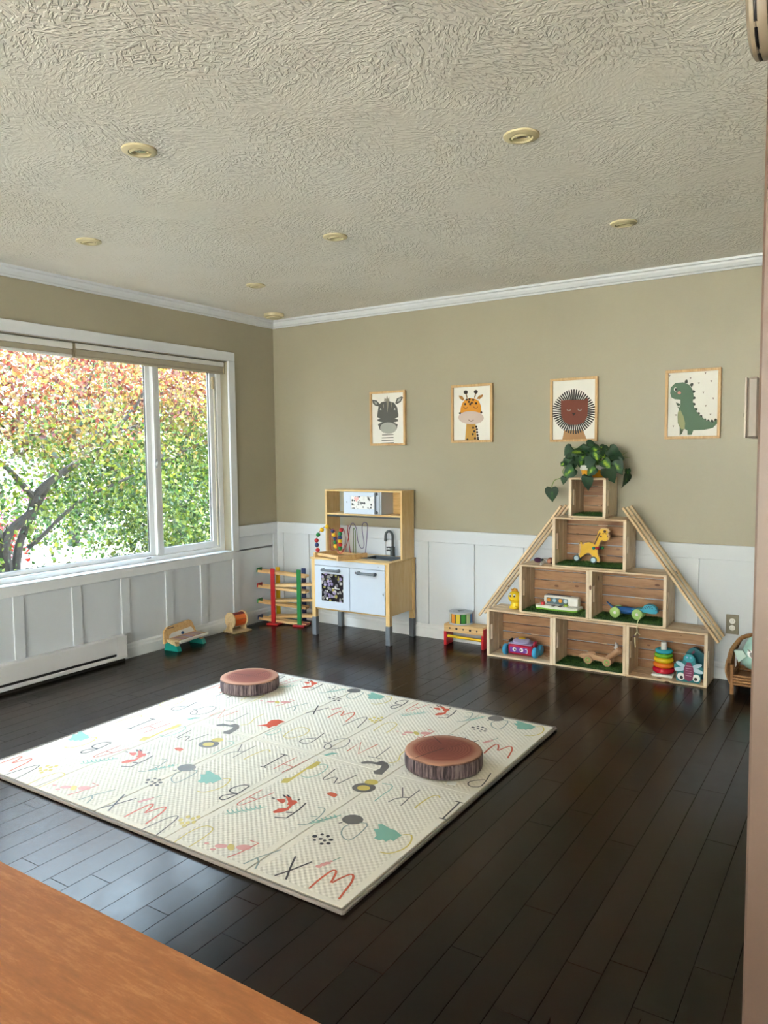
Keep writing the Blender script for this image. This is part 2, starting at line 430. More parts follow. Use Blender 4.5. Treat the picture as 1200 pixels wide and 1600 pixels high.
sash(WY0+0.048, -2.485, -0.112, -0.078, 0.062, 0.05, 'sliding_sash')
MB().box(-0.078, -0.066, -1.200, -1.176, 0.66, 2.02, 0.003).build('pull_rail', VIN, win, 20)
MB().box(-0.112, -0.068, WY1-0.072, WY1-0.062, 0.66, 1.955, 0.002).build('screen_track', VIN_CREAM, win, 20)
MB().box(-0.078, -0.062, WY1-0.094, WY1-0.078, 1.86, 1.95, 0.002).build('track_clip', plain('tan_plastic', '#b8a988', 0.5), win, 20)
lt = MB().box(-0.068, -0.058, -1.198, -1.180, 1.27, 1.335, 0.004); lt.cyl((-0.06, -1.19, 1.285), (-0.05, -1.19, 1.32), 0.006); lt.build('latch', plain('latch_metal', '#a9adb0', 0.3, 0.8), win)
MB().box(-0.066, -0.0655, -1.30, -1.262, 0.638, 0.646).build('maker_sticker', BLACK, win, 0)
# unseen window, added behind the camera to light the room
w3 = sempty('added_window'); q = MB()
for x in (0.8, 2.10, 3.42, 4.74): q.box(x, x+0.06, -8.12, -8.05, 0.1, 2.25)
q.box(0.8, 4.8, -8.12, -8.05, 0.1, 0.16); q.box(0.8, 4.8, -8.12, -8.05, 2.19, 2.25); q.build('frame', VIN, w3, 0)
MB().box(0.86, 4.74, -8.094, -8.09, 0.16, 2.19).build('pane', GLASS, w3, 0)

# roller blinds
FAB = plain('taupe_blind_fabric', '#a89f8c', 0.8, 0, 0.03); RAILM = plain('blind_headrail_white', '#dad8d6', 0.4, 0, 0.01)
for a, b_, zd, lab in ((-1.838, -0.552, 0.0, 'taupe roller blind with white headrail above the sliding pane'), (-3.13, -1.850, -0.006, 'taupe roller blind at the left edge of the photo')):
    t = thing('roller_blind', lab, 'blind', (-0.035, (a+b_)/2, 1.98), 0, 'roller blinds in the window')
    h = (b_-a)/2
    MB().box(-0.018, 0.020, -h, h, 0.050+zd, 0.083, 0.003).build('headrail', RAILM, t, 20)
    MB().box(-0.012, 0.012, -h, h, 0.008, 0.052+zd, 0.006).build('fabric', FAB, t, 20)
    MB().box(-0.012, 0.015, -h, h, -0.006, 0.010, 0.004).build('bottom_bar', RAILM if zd else FAB, t, 20)
    for s in (-1, 1): MB().box(-0.018, 0.021, s*h-0.004, s*h+0.004, -0.004, 0.083, 0.001).build('end_cap', plain('blind_end_tan', '#8d8268', 0.5), t, 20)

# baseboard heater
t = thing('baseboard_heater', 'long white electric baseboard heater under the window', 'heater', (0.004, -2.6, 0))
HEAT = plain('white_enamel', '#d6d6da', 0.3, 0, 0.01)
MB().box(0, 0.058, -1.4, 1.008, 0.062, 0.172, 0.004).build('cover', HEAT, t, 20)
MB().box(0, 0.050, -1.4, 0.93, 0.044, 0.062).build('outlet_slot', BLACK, t, 0)
MB().box(0, 0.060, -1.4, 1.008, 0.022, 0.046, 0.003).build('lower_lip', HEAT, t, 20)
MB().box(0, 0.059, 0.93, 1.010, 0.022, 0.174, 0.003).build('end_cap', HEAT, t, 20)
MB().box(0.0, 0.045, -1.4, 1.0, 0.0, 0.022).build('dark_base', BLACK, t, 0)

# ceiling lights (switched off)
TRIM = plain('cream_light_trim', '#cfc29a', 0.35, 0, 0.03); BULB = plain('silvered_bulb', '#8f887c', 0.15, 0.6)
names = [(1.964, -2.934, 'recessed ceiling light at upper left of the photo, second nearest the camera'), (3.135, -2.276, 'large looking recessed ceiling light at upper right of the photo'),
         (0.827, -2.324, 'recessed ceiling light nearest the window wall at far left'), (1.888, -1.672, 'recessed ceiling light in the middle of the ceiling'),
         (3.146, -1.064, 'recessed ceiling light above the dinosaur picture'), (0.822, -1.094, 'recessed ceiling light close to the corner, beside the round detector')]
def light_meshes():
    a = MB().lathe([(0.062, 0), (0.061, -0.006), (0.052, -0.010), (0.040, -0.011), (0.038, -0.004), (0.038, 0)], 32, cap=False).mesh('trim_ring', TRIM)
    b = MB().lathe([(0.037, -0.002), (0.036, -0.008), (0.030, -0.011), (0.026, -0.007), (0.024, -0.002)], 28, M=RX(0.12), cap=False).mesh('gimbal_ring', TRIM)
    c = MB().lathe([(0.0240, -0.001), (0.022, -0.004), (0.010, -0.0055), (0.003, -0.006)], 24).mesh('bulb', BULB)
    d = MB().lathe([(0.0400, -0.0005), (0.0400, -0.0025)], 24).mesh('dark_gap', BLACK)
    return a, b, c, d
lm_ = light_meshes()
for x, y, lab in names:
    t = thing('ceiling_light', lab, 'ceiling light', (x, y, CEIL), 0, 'recessed ceiling lights')
    for me in lm_: link(me.name.split('.')[0], me, t)
t = thing('smoke_detector', 'round cream detector on the ceiling in the far corner', 'detector', (0.245, -0.262, CEIL))
MB().lathe([(0.078, 0), (0.078, -0.016), (0.074, -0.022), (0.062, -0.024)], 36).build('housing', TRIM, t)
MB().lathe([(0.060, -0.0245), (0.058, -0.033), (0.045, -0.036)], 32).build('cover', TRIM, t)

# things on the right wall face
t = thing('thermostat', 'grey wall thermostat seen edge on beside the rosy wall end', 'thermostat', (4.024, -3.315, 1.427))
MB().box(-0.019, 0, -0.028, 0.034, -0.053, 0.053, 0.004).build('housing', plain('thermostat_grey', '#73695f', 0.5), t, 20)
MB().box(-0.0225, -0.0192, -0.029, 0.035, -0.052, 0.053, 0.001).build('front_cover', plain('thermostat_cover', '#a09488', 0.5), t, 20)
MB().box(-0.0265, -0.0225, -0.006, 0.004, -0.015, -0.008, 0.0005).build('lever', BLACK, t, 0)
t = thing('smoke_alarm', 'round slotted alarm high on the wall at the top right corner', 'alarm', (4.024, -3.31, 2.105))
Mx = RY(-PI/2)
MB().lathe([(0.082, 0), (0.083, 0.004), (0.083, 0.014)], 40, Mx).build('base_ring', plain('alarm_cream', '#94846f', 0.45), t)
MB().lathe([(0.072, 0.0140), (0.076, 0.0142), (0.076, 0.0160), (0.0815, 0.0162), (0.0815, 0.0172), (0.076, 0.0174), (0.076, 0.0193), (0.072, 0.0195)], 40, Mx).build('dark_slot', BLACK, t)
for k in range(10):
    MB().box(0.0722, 0.0810, -0.0045, 0.0045, 0.0132, 0.0200, 0, Mx @ RZ(2*PI*k/10+0.2)).build('slot_rib', MATS['alarm_cream'], t, 0)
MB().lathe([(0.082, 0.0195), (0.081, 0.026), (0.070, 0.032), (0.045, 0.034)], 40, Mx).build('dome', MATS['alarm_cream'], t)

# outlet
t = thing('wall_outlet', 'grey electrical outlet plate with two white sockets', 'outlet', (3.513, -0.004, 0.333))
MB().box(-0.035, 0.035, -0.006, 0, -0.058, 0.058, 0.002).build('plate', plain('pewter_plate', '#77705f', 0.45, 0.3), t, 20)
for z in (-0.02, 0.02):
    s = MB().lathe([(0.0165, 0), (0.0165, 0.0035), (0.015, 0.0045)], 24, T(0, -0.006, z) @ RX(PI/2)).build('socket', WHITEP, t)
    q = MB(); q.box(-0.007, -0.005, -0.0114, -0.0104, z-0.002, z+0.006); q.box(0.005, 0.007, -0.0114, -0.0104, z-0.002, z+0.006); q.build('slot', BLACK, s, 0)

MAT_PRINTS = [
 ('line','W','orange',0.009,[[(-0.046,-0.086),(-0.05,-0.025),(-0.048,0.027),(-0.043,0.041),(-0.031,0.037),(-0.016,0.001),(-0.006,-0.032),(0.002,0.008),(0.013,0.042),(0.022,0.05),(0.033,0.042),(0.047,0.011),(0.055,-0.032),(0.066,-0.082)]],(2.813,-2.961),[(-2,0),(-2,1),(-1,0),(-1,1),(0,0),(0,1)]),
 ('line','X','dark',0.008,[[(-0.036,0.062),(-0.01,0.008),(0.027,-0.061)],[(0.032,0.065),(0.006,-0.008),(-0.018,-0.064)]],(2.647,-2.986),[(-1,0),(-1,1),(0,0),(0,1)]),
 ('poly','pink_sprig','pink',0,[[(0.001,-0.018),(0.002,-0.021),(0.002,-0.025),(-0.001,-0.029),(-0.005,-0.031),(-0.01,-0.032),(-0.014,-0.031),(-0.017,-0.029),(-0.019,-0.025),(-0.018,-0.021),(-0.016,-0.018),(-0.012,-0.015),(-0.007,-0.014),(-0.003,-0.015)],[(0.007,-0.001),(0.008,-0.005),(0.007,-0.009),(0.005,-0.013),(0.001,-0.015),(-0.004,-0.016),(-0.008,-0.015),(-0.012,-0.013),(-0.013,-0.009),(-0.013,-0.005),(-0.01,-0.001),(-0.006,0.001),(-0.001,0.002),(0.003,0.001)],[(0.014,0.014),(0.016,0.011),(0.015,0.007),(0.011,0.003),(0.007,-0.0),(0.002,-0.001),(-0.002,-0.0),(-0.006,0.002),(-0.007,0.005),(-0.006,0.009),(-0.003,0.013),(0.002,0.016),(0.007,0.017),(0.011,0.017)],[(0.013,0.027),(0.014,0.024),(0.014,0.022),(0.013,0.02),(0.01,0.018),(0.008,0.018),(0.005,0.019),(0.003,0.02),(0.002,0.023),(0.002,0.025),(0.004,0.027),(0.006,0.028),(0.009,0.029),(0.011,0.028)]],(2.723,-2.908),[(-1,0),(-1,1),(0,0),(0,1)]),
 ('line','sprig_stem','green',0.004,[[(-0.007,-0.02),(0.002,0.001),(0.006,0.02)]],(2.737,-2.867),[(-2,0),(-2,1),(-1,0),(-1,1),(0,0),(0,1)]),
 ('poly','dot_cluster','dark',0,[[(-0.029,0.005),(-0.027,-0.001),(-0.029,-0.007),(-0.035,-0.009),(-0.042,-0.007),(-0.046,-0.001),(-0.046,0.006),(-0.042,0.01),(-0.035,0.01)],[(-0.017,0.028),(-0.015,0.024),(-0.017,0.02),(-0.021,0.018),(-0.026,0.019),(-0.029,0.023),(-0.029,0.028),(-0.026,0.031),(-0.021,0.031)],[(0.009,0.029),(0.011,0.024),(0.009,0.019),(0.005,0.017),(-0.001,0.019),(-0.005,0.024),(-0.005,0.03),(-0.002,0.034),(0.004,0.033)],[(-0.002,0.002),(-0.001,-0.003),(-0.003,-0.007),(-0.008,-0.009),(-0.013,-0.008),(-0.016,-0.004),(-0.015,0.001),(-0.012,0.004),(-0.006,0.005)],[(-0.016,-0.017),(-0.014,-0.021),(-0.016,-0.025),(-0.02,-0.026),(-0.025,-0.025),(-0.028,-0.021),(-0.028,-0.017),(-0.025,-0.014),(-0.02,-0.014)],[(0.016,0.0),(0.018,-0.005),(0.016,-0.009),(0.012,-0.011),(0.007,-0.009),(0.004,-0.004),(0.004,0.0),(0.007,0.003),(0.011,0.003)],[(0.034,0.016),(0.036,0.011),(0.033,0.006),(0.027,0.003),(0.021,0.005),(0.018,0.009),(0.019,0.015),(0.023,0.019),(0.029,0.019)],[(0.022,-0.023),(0.023,-0.028),(0.021,-0.032),(0.017,-0.034),(0.011,-0.033),(0.008,-0.028),(0.008,-0.023),(0.012,-0.02),(0.017,-0.02)],[(0.041,-0.008),(0.042,-0.014),(0.04,-0.018),(0.035,-0.021),(0.029,-0.019),(0.026,-0.015),(0.026,-0.009),(0.03,-0.006),(0.036,-0.005)]],(2.619,-2.785),[(-1,0),(-1,1),(0,0),(0,1)]),
 ('line','C','yellow',0.007,[[(-0.027,0.058),(-0.01,0.071),(0.003,0.07),(0.024,0.029),(0.028,-0.015),(0.015,-0.052),(-0.005,-0.078),(-0.032,-0.081)]],(2.867,-2.669),[(-2,0),(-2,1),(-1,0),(-1,1),(0,0),(0,1)]),
 ('poly','oak_leaf','teal',0,[[(-0.054,0.007),(-0.036,0.018),(-0.057,0.043),(-0.046,0.053),(-0.026,0.047),(-0.001,0.039),(0.02,0.04),(0.058,0.02),(0.055,0.0),(0.054,-0.028),(0.039,-0.024),(0.034,-0.046),(0.017,-0.038),(0.01,-0.05),(-0.014,-0.047),(-0.017,-0.027),(-0.034,-0.009)]],(2.781,-2.638),[(-2,0),(-2,1),(-1,0),(-1,1),(0,0),(0,1)]),
 ('line','D','grey_green',0.006,[[(-0.011,0.061),(0.025,0.074),(0.038,-0.001),(0.036,-0.065),(0.007,-0.061),(-0.021,-0.038),(-0.04,0.004),(-0.032,0.029)]],(2.669,-2.681),[(-1,0),(-1,1),(0,0),(0,1)]),
 ('poly','acorn','grey',0,[[(0.034,0.021),(0.04,0.006),(0.038,-0.011),(0.028,-0.025),(0.014,-0.034),(-0.004,-0.036),(-0.021,-0.032),(-0.034,-0.021),(-0.04,-0.005),(-0.038,0.011),(-0.029,0.026),(-0.014,0.035),(0.004,0.037),(0.021,0.032)]],(2.625,-2.614),[(-1,0),(-1,1),(0,0),(0,1)]),
 ('line','acorn_stem','dark',0.007,[[(-0.004,-0.006),(0.004,0.006)]],(2.602,-2.658),[(-1,0),(-1,1),(0,0),(0,1)]),
 ('line','leaf_sprig','teal',0.006,[[(-0.024,-0.055),(-0.002,-0.008),(0.032,0.056)],[(-0.016,-0.038),(-0.034,-0.036)],[(-0.009,-0.023),(-0.026,-0.02)],[(-0.002,-0.008),(-0.017,-0.004)],[(0.006,0.007),(-0.009,0.012)],[(0.014,0.023),(-0.0,0.028)],[(0.021,0.039),(0.008,0.044)],[(-0.016,-0.038),(0.001,-0.03)],[(-0.009,-0.023),(0.008,-0.014)],[(-0.002,-0.008),(0.015,0.002)],[(0.006,0.007),(0.022,0.019)],[(0.014,0.023),(0.029,0.035)]],(2.536,-2.665),[(-1,0),(-1,1),(0,0),(0,1)]),
 ('line','E','grey_green',0.006,[[(-0.032,0.063),(-0.002,0.075),(0.015,0.026),(0.021,-0.018),(0.015,-0.067),(-0.014,-0.079)],[(-0.014,-0.005),(0.011,0.006)]],(2.49,-2.67),[(-1,0),(-1,1),(0,0),(0,1)]),
 ('line','F','dark',0.008,[[(0.002,0.087),(0.014,0.033),(0.017,-0.045),(-0.024,-0.064)],[(-0.015,-0.01),(0.007,-0.0)]],(2.393,-2.689),[(-1,0),(-1,1),(0,0),(0,1)]),
 ('poly','fox','fox',0,[[(0.0,-0.076),(0.002,-0.046),(0.025,-0.025),(0.017,0.002),(0.032,-0.003),(0.042,-0.036),(0.032,-0.063),(0.012,-0.082)],[(-0.017,0.029),(0.016,0.043),(0.032,0.031),(0.031,-0.001),(0.01,-0.005),(-0.002,0.016)],[(-0.059,0.011),(-0.033,0.03),(-0.014,0.016),(-0.012,-0.004),(-0.032,-0.002)],[(-0.049,0.05),(-0.019,0.054),(0.002,0.034),(-0.017,0.029)]],(2.333,-2.647),[(-1,0),(-1,1),(0,0),(0,1)]),
 ('line','fox_ears','dark',0.009,[[(-0.026,0.011),(-0.004,0.0)],[(-0.013,0.019),(0.01,0.009)],[(0.055,0.004),(0.056,0.019)],[(-0.046,-0.033),(-0.032,-0.031)]],(2.299,-2.605),[(-1,0),(-1,1),(0,0),(0,1)]),
 ('poly','red_leaf','orange',0,[[(-0.028,-0.005),(-0.019,0.012),(0.001,0.015),(0.022,0.007),(0.022,-0.015),(-0.001,-0.016)]],(2.438,-2.488),[(-1,0),(0,0)]),
 ('line','Y','grey_green',0.007,[[(-0.026,-0.046),(-0.014,0.007),(0.02,0.09)],[(-0.014,0.007),(0.009,-0.01),(0.027,-0.048)]],(2.522,-3.005),[(-1,0),(-1,1),(0,0),(0,1)]),
 ('line','K','grey',0.006,[[(-0.049,0.072),(0.0,-0.007)],[(-0.028,-0.067),(-0.021,-0.03),(0.001,-0.004),(0.023,0.007)],[(0.022,0.089),(0.023,0.007),(0.029,-0.068)]],(2.688,-2.36),[(-1,0),(0,0)]),
 ('line','J','yellow',0.007,[[(0.028,0.038),(0.014,0.055),(-0.003,0.045),(-0.012,0.006),(-0.015,-0.058),(-0.012,-0.087)]],(2.785,-2.331),[(-2,0),(-1,0),(0,0)]),
 ('line','N','orange',0.008,[[(-0.031,-0.065),(-0.039,0.056),(0.03,-0.065),(0.042,0.075)]],(2.261,-2.037),[(-1,0),(0,0)]),
 ('line','T','grey',0.006,[[(-0.006,0.106),(0.007,-0.035)],[(-0.03,-0.04),(0.03,-0.03)]],(2.376,-2.065),[(-1,0),(0,0)]),
 ('line','Q','grey',0.006,[[(-0.062,0.0),(-0.03,0.001),(0.004,-0.023),(0.015,-0.058),(-0.005,-0.063),(-0.024,-0.049),(-0.036,-0.012),(-0.033,0.037),(-0.011,0.084),(0.02,0.091),(0.041,0.069),(0.058,0.011),(0.043,-0.033),(0.016,-0.06)]],(2.133,-2.07),[(-1,0),(0,0)]),
 ('line','P','dark',0.006,[[(0.006,0.102),(0.024,0.009),(0.026,-0.04),(-0.004,-0.058),(-0.032,-0.042),(-0.032,-0.005),(0.013,0.033)]],(2.0,-2.082),[(-1,0),(0,0),(1,0)]),
 ('line','O','yellow',0.006,[[(-0.021,-0.064),(-0.039,-0.022),(-0.041,0.052),(-0.024,0.085),(0.017,0.077),(0.04,0.058),(0.052,0.002),(0.035,-0.05),(0.004,-0.073),(-0.021,-0.064)]],(1.888,-2.054),[(-1,0),(0,0),(1,0)]),
 ('line','R','teal',0.005,[[(-0.01,-0.051),(0.017,-0.051),(0.035,-0.013),(0.01,0.048),(-0.007,0.026),(-0.01,-0.051)],[(-0.016,0.021),(-0.018,0.075)]],(1.779,-2.085),[(0,0),(1,0)]),
 ('poly','bear','fox',0,[[(-0.049,-0.061),(-0.02,-0.016),(-0.034,0.01),(-0.039,0.041),(-0.01,0.066),(0.035,0.057),(0.03,0.026),(0.038,-0.01),(0.026,-0.022),(0.027,-0.054),(-0.004,-0.04)]],(1.706,-2.017),[(0,0),(1,0)]),
 ('line','S','yellow',0.006,[[(-0.003,-0.079),(0.019,-0.057),(0.016,-0.024),(-0.006,0.017),(-0.01,0.041),(-0.016,0.104)]],(2.464,-2.034),[(-1,0),(0,0)]),
 ('poly','squirrel','grey',0,[[(-0.082,0.0),(-0.065,0.029),(-0.024,0.033),(-0.013,0.06),(0.02,0.054),(0.051,0.022),(0.059,-0.018),(0.066,-0.06),(0.035,-0.071),(0.016,-0.05),(0.026,-0.015),(0.015,0.017),(-0.031,0.011),(-0.069,-0.013)]],(2.436,-2.171),[(-1,0),(0,0)]),
 ('line','H','red',0.006,[[(-0.026,0.081),(-0.031,-0.07)],[(0.033,0.081),(0.025,-0.077)],[(-0.032,-0.006),(0.031,-0.007)]],(2.106,-2.358),[(-1,0),(0,0)]),
 ('line','I','dark',0.008,[[(-0.002,0.074),(0.005,-0.075)],[(-0.026,0.074),(0.013,0.076)],[(-0.01,-0.076),(0.02,-0.074)]],(2.02,-2.359),[(-1,0),(0,0),(1,0)]),
 ('poly','giraffe','yellow',0,[[(-0.007,-0.131),(-0.023,-0.094),(-0.003,-0.066),(-0.014,0.068),(-0.016,0.118),(0.005,0.122),(0.015,0.094),(0.015,0.051),(0.001,0.031),(0.013,-0.075),(0.017,-0.116)]],(2.2,-2.385),[(-1,0),(0,0)]),
 ('line','G','teal',0.005,[[(-0.035,0.036),(-0.023,0.065),(0.001,0.064),(0.018,0.044),(0.03,0.001),(0.026,-0.05),(0.006,-0.081),(-0.026,-0.082)]],(2.247,-2.338),[(-1,0),(0,0)]),
 ('line','M','dark',0.006,[[(-0.055,0.063),(-0.037,-0.074),(-0.002,0.022),(0.035,-0.08),(0.058,0.067)]],(2.357,-2.351),[(-1,0),(0,0)]),
 ('poly','lion_mane','grey',0,[[(0.042,0.025),(0.047,0.011),(0.047,-0.004),(0.042,-0.018),(0.031,-0.031),(0.017,-0.039),(0.001,-0.043),(-0.015,-0.042),(-0.029,-0.036),(-0.04,-0.026),(-0.046,-0.012),(-0.047,0.003),(-0.041,0.018),(-0.031,0.031),(-0.017,0.039),(-0.0,0.043),(0.016,0.042),(0.031,0.036)]],(2.508,-2.373),[(-1,0),(0,0)]),
 ('poly','lion_face','yellow',0,[[(0.023,0.014),(0.027,0.004),(0.025,-0.007),(0.018,-0.016),(0.008,-0.022),(-0.003,-0.024),(-0.014,-0.021),(-0.023,-0.014),(-0.026,-0.004),(-0.025,0.007),(-0.018,0.016),(-0.008,0.022),(0.004,0.024),(0.015,0.021)]],(2.509,-2.376),[(-1,0),(0,0)]),
 ('poly','lion_body','yellow',0,[[(0.024,0.015),(0.028,0.004),(0.026,-0.007),(0.019,-0.017),(0.009,-0.024),(-0.004,-0.026),(-0.015,-0.022),(-0.024,-0.015),(-0.028,-0.004),(-0.027,0.008),(-0.02,0.018),(-0.009,0.025),(0.004,0.027),(0.015,0.023)]],(2.506,-2.315),[(-1,0),(0,0)]),
 ('line','L','teal',0.005,[[(-0.046,0.049),(0.002,0.061),(0.015,0.017),(0.012,-0.025),(0.016,-0.1)]],(2.595,-2.35),[(-1,0),(0,0)]),
 ('line','V','dark',0.006,[[(-0.035,-0.092),(-0.026,0.028),(-0.01,0.067),(0.005,0.064),(0.021,0.022),(0.046,-0.087)]],(2.057,-1.758),[(-1,-1),(-1,0),(0,-1),(0,0)]),
 ('poly','yellow_flower','yellow',0,[[(-0.021,-0.006),(-0.019,-0.015),(-0.022,-0.021),(-0.029,-0.021),(-0.036,-0.015),(-0.039,-0.007),(-0.035,-0.001),(-0.028,-0.001)],[(-0.017,0.025),(-0.014,0.016),(-0.017,0.01),(-0.024,0.01),(-0.031,0.016),(-0.034,0.024),(-0.031,0.03),(-0.024,0.031)],[(0.009,0.024),(0.012,0.015),(0.008,0.009),(0.001,0.009),(-0.005,0.015),(-0.008,0.023),(-0.005,0.03),(0.002,0.03)],[(0.016,0.045),(0.019,0.036),(0.016,0.03),(0.009,0.03),(0.002,0.036),(-0.001,0.045),(0.002,0.051),(0.009,0.051)],[(0.001,-0.021),(0.003,-0.029),(-0.0,-0.035),(-0.007,-0.035),(-0.013,-0.03),(-0.016,-0.021),(-0.013,-0.015),(-0.006,-0.015)],[(0.017,-0.007),(0.019,-0.015),(0.016,-0.021),(0.009,-0.021),(0.002,-0.015),(-0.0,-0.007),(0.003,-0.001),(0.01,-0.001)],[(0.032,0.008),(0.035,-0.001),(0.032,-0.007),(0.025,-0.007),(0.018,-0.001),(0.015,0.007),(0.018,0.013),(0.026,0.013)],[(0.024,-0.03),(0.026,-0.038),(0.023,-0.044),(0.016,-0.044),(0.009,-0.039),(0.007,-0.03),(0.01,-0.025),(0.017,-0.024)]],(2.116,-1.696),[(-1,-1),(-1,0),(0,-1),(0,0)]),
 ('line','U','yellow',0.006,[[(-0.031,-0.084),(-0.043,0.008),(-0.028,0.062),(0.007,0.065),(0.024,0.044),(0.034,-0.017),(0.036,-0.076)]],(2.224,-1.749),[(-1,-1),(-1,0),(0,-1),(0,0)]),
 ('poly','crocodile','pink',0,[[(0.018,0.015),(0.02,0.009),(0.018,0.002),(0.012,-0.004),(0.004,-0.01),(-0.006,-0.013),(-0.015,-0.013),(-0.021,-0.01),(-0.024,-0.004),(-0.022,0.003),(-0.016,0.01),(-0.007,0.015),(0.003,0.018),(0.012,0.018)],[(0.095,0.052),(0.098,0.045),(0.096,0.036),(0.089,0.028),(0.079,0.021),(0.067,0.018),(0.056,0.019),(0.048,0.023),(0.045,0.03),(0.047,0.039),(0.054,0.048),(0.064,0.054),(0.076,0.057),(0.087,0.057)],[(-0.002,-0.022),(-0.0,-0.025),(-0.001,-0.028),(-0.003,-0.032),(-0.007,-0.034),(-0.012,-0.035),(-0.016,-0.035),(-0.019,-0.033),(-0.021,-0.03),(-0.02,-0.027),(-0.018,-0.024),(-0.014,-0.021),(-0.009,-0.02),(-0.005,-0.02)],[(-0.051,-0.006),(-0.049,-0.009),(-0.049,-0.012),(-0.051,-0.015),(-0.054,-0.017),(-0.058,-0.018),(-0.062,-0.017),(-0.066,-0.015),(-0.067,-0.013),(-0.067,-0.009),(-0.065,-0.007),(-0.062,-0.005),(-0.058,-0.004),(-0.054,-0.004)]],(2.352,-3.01),[(-1,0),(-1,1),(0,0),(0,1)]),
 ('poly','crocodile_wing','yellow',0,[[(0.011,0.006),(0.017,-0.001),(0.019,-0.009),(0.018,-0.014),(0.013,-0.017),(0.006,-0.017),(-0.003,-0.013),(-0.011,-0.007),(-0.016,0.0),(-0.019,0.008),(-0.018,0.014),(-0.013,0.017),(-0.005,0.017),(0.003,0.013)]],(2.385,-2.996),[(-1,0),(-1,1),(0,0),(0,1)]),
 ('line','Z','red',0.007,[[(-0.018,0.053),(0.019,0.054),(0.006,-0.035),(-0.008,-0.072)]],(2.428,-2.979),[(-1,0),(-1,1),(0,0),(0,1)]),
 ('line','B','dark',0.008,[[(0.01,0.08),(-0.018,0.069),(-0.034,0.025),(-0.027,0.0),(-0.005,-0.007),(0.022,0.0)],[(0.014,0.077),(0.025,-0.004),(0.018,-0.065),(0.005,-0.075),(-0.014,-0.067),(-0.017,-0.038),(0.022,0.0)]],(2.091,-2.68),[(-1,0),(-1,1),(0,0),(0,1)]),
 ('line','A','red',0.006,[[(-0.017,0.086),(-0.017,0.017),(-0.018,-0.047),(-0.009,-0.065),(0.002,-0.063),(0.013,-0.038),(0.042,0.089)],[(-0.019,0.008),(0.024,0.011)]],(2.188,-2.688),[(-1,0),(-1,1),(0,0),(0,1)]),
 ('line','fern_sprig','teal',0.005,[[(-0.038,-0.063),(-0.009,-0.013),(0.053,0.066)],[(-0.03,-0.05),(-0.058,-0.036)],[(-0.02,-0.036),(-0.047,-0.023)],[(-0.011,-0.023),(-0.035,-0.009)],[(-0.001,-0.009),(-0.024,0.005)],[(0.008,0.005),(-0.013,0.018)],[(0.018,0.019),(-0.001,0.032)],[(0.028,0.033),(0.01,0.046)],[(0.037,0.047),(0.022,0.06)],[(-0.03,-0.05),(-0.013,-0.044)],[(-0.02,-0.036),(-0.003,-0.031)],[(-0.011,-0.023),(0.007,-0.017)],[(-0.001,-0.009),(0.016,-0.003)],[(0.008,0.005),(0.026,0.011)],[(0.018,0.019),(0.035,0.024)],[(0.028,0.033),(0.045,0.038)]],(2.234,-2.769),[(-1,0),(-1,1),(0,0),(0,1)]),
 ('poly','small_leaf','teal',0,[[(-0.022,-0.022),(-0.007,0.02),(0.026,0.027),(0.007,0.001),(-0.004,-0.025)]],(2.188,-2.171),[(-1,0),(0,0)]),
]
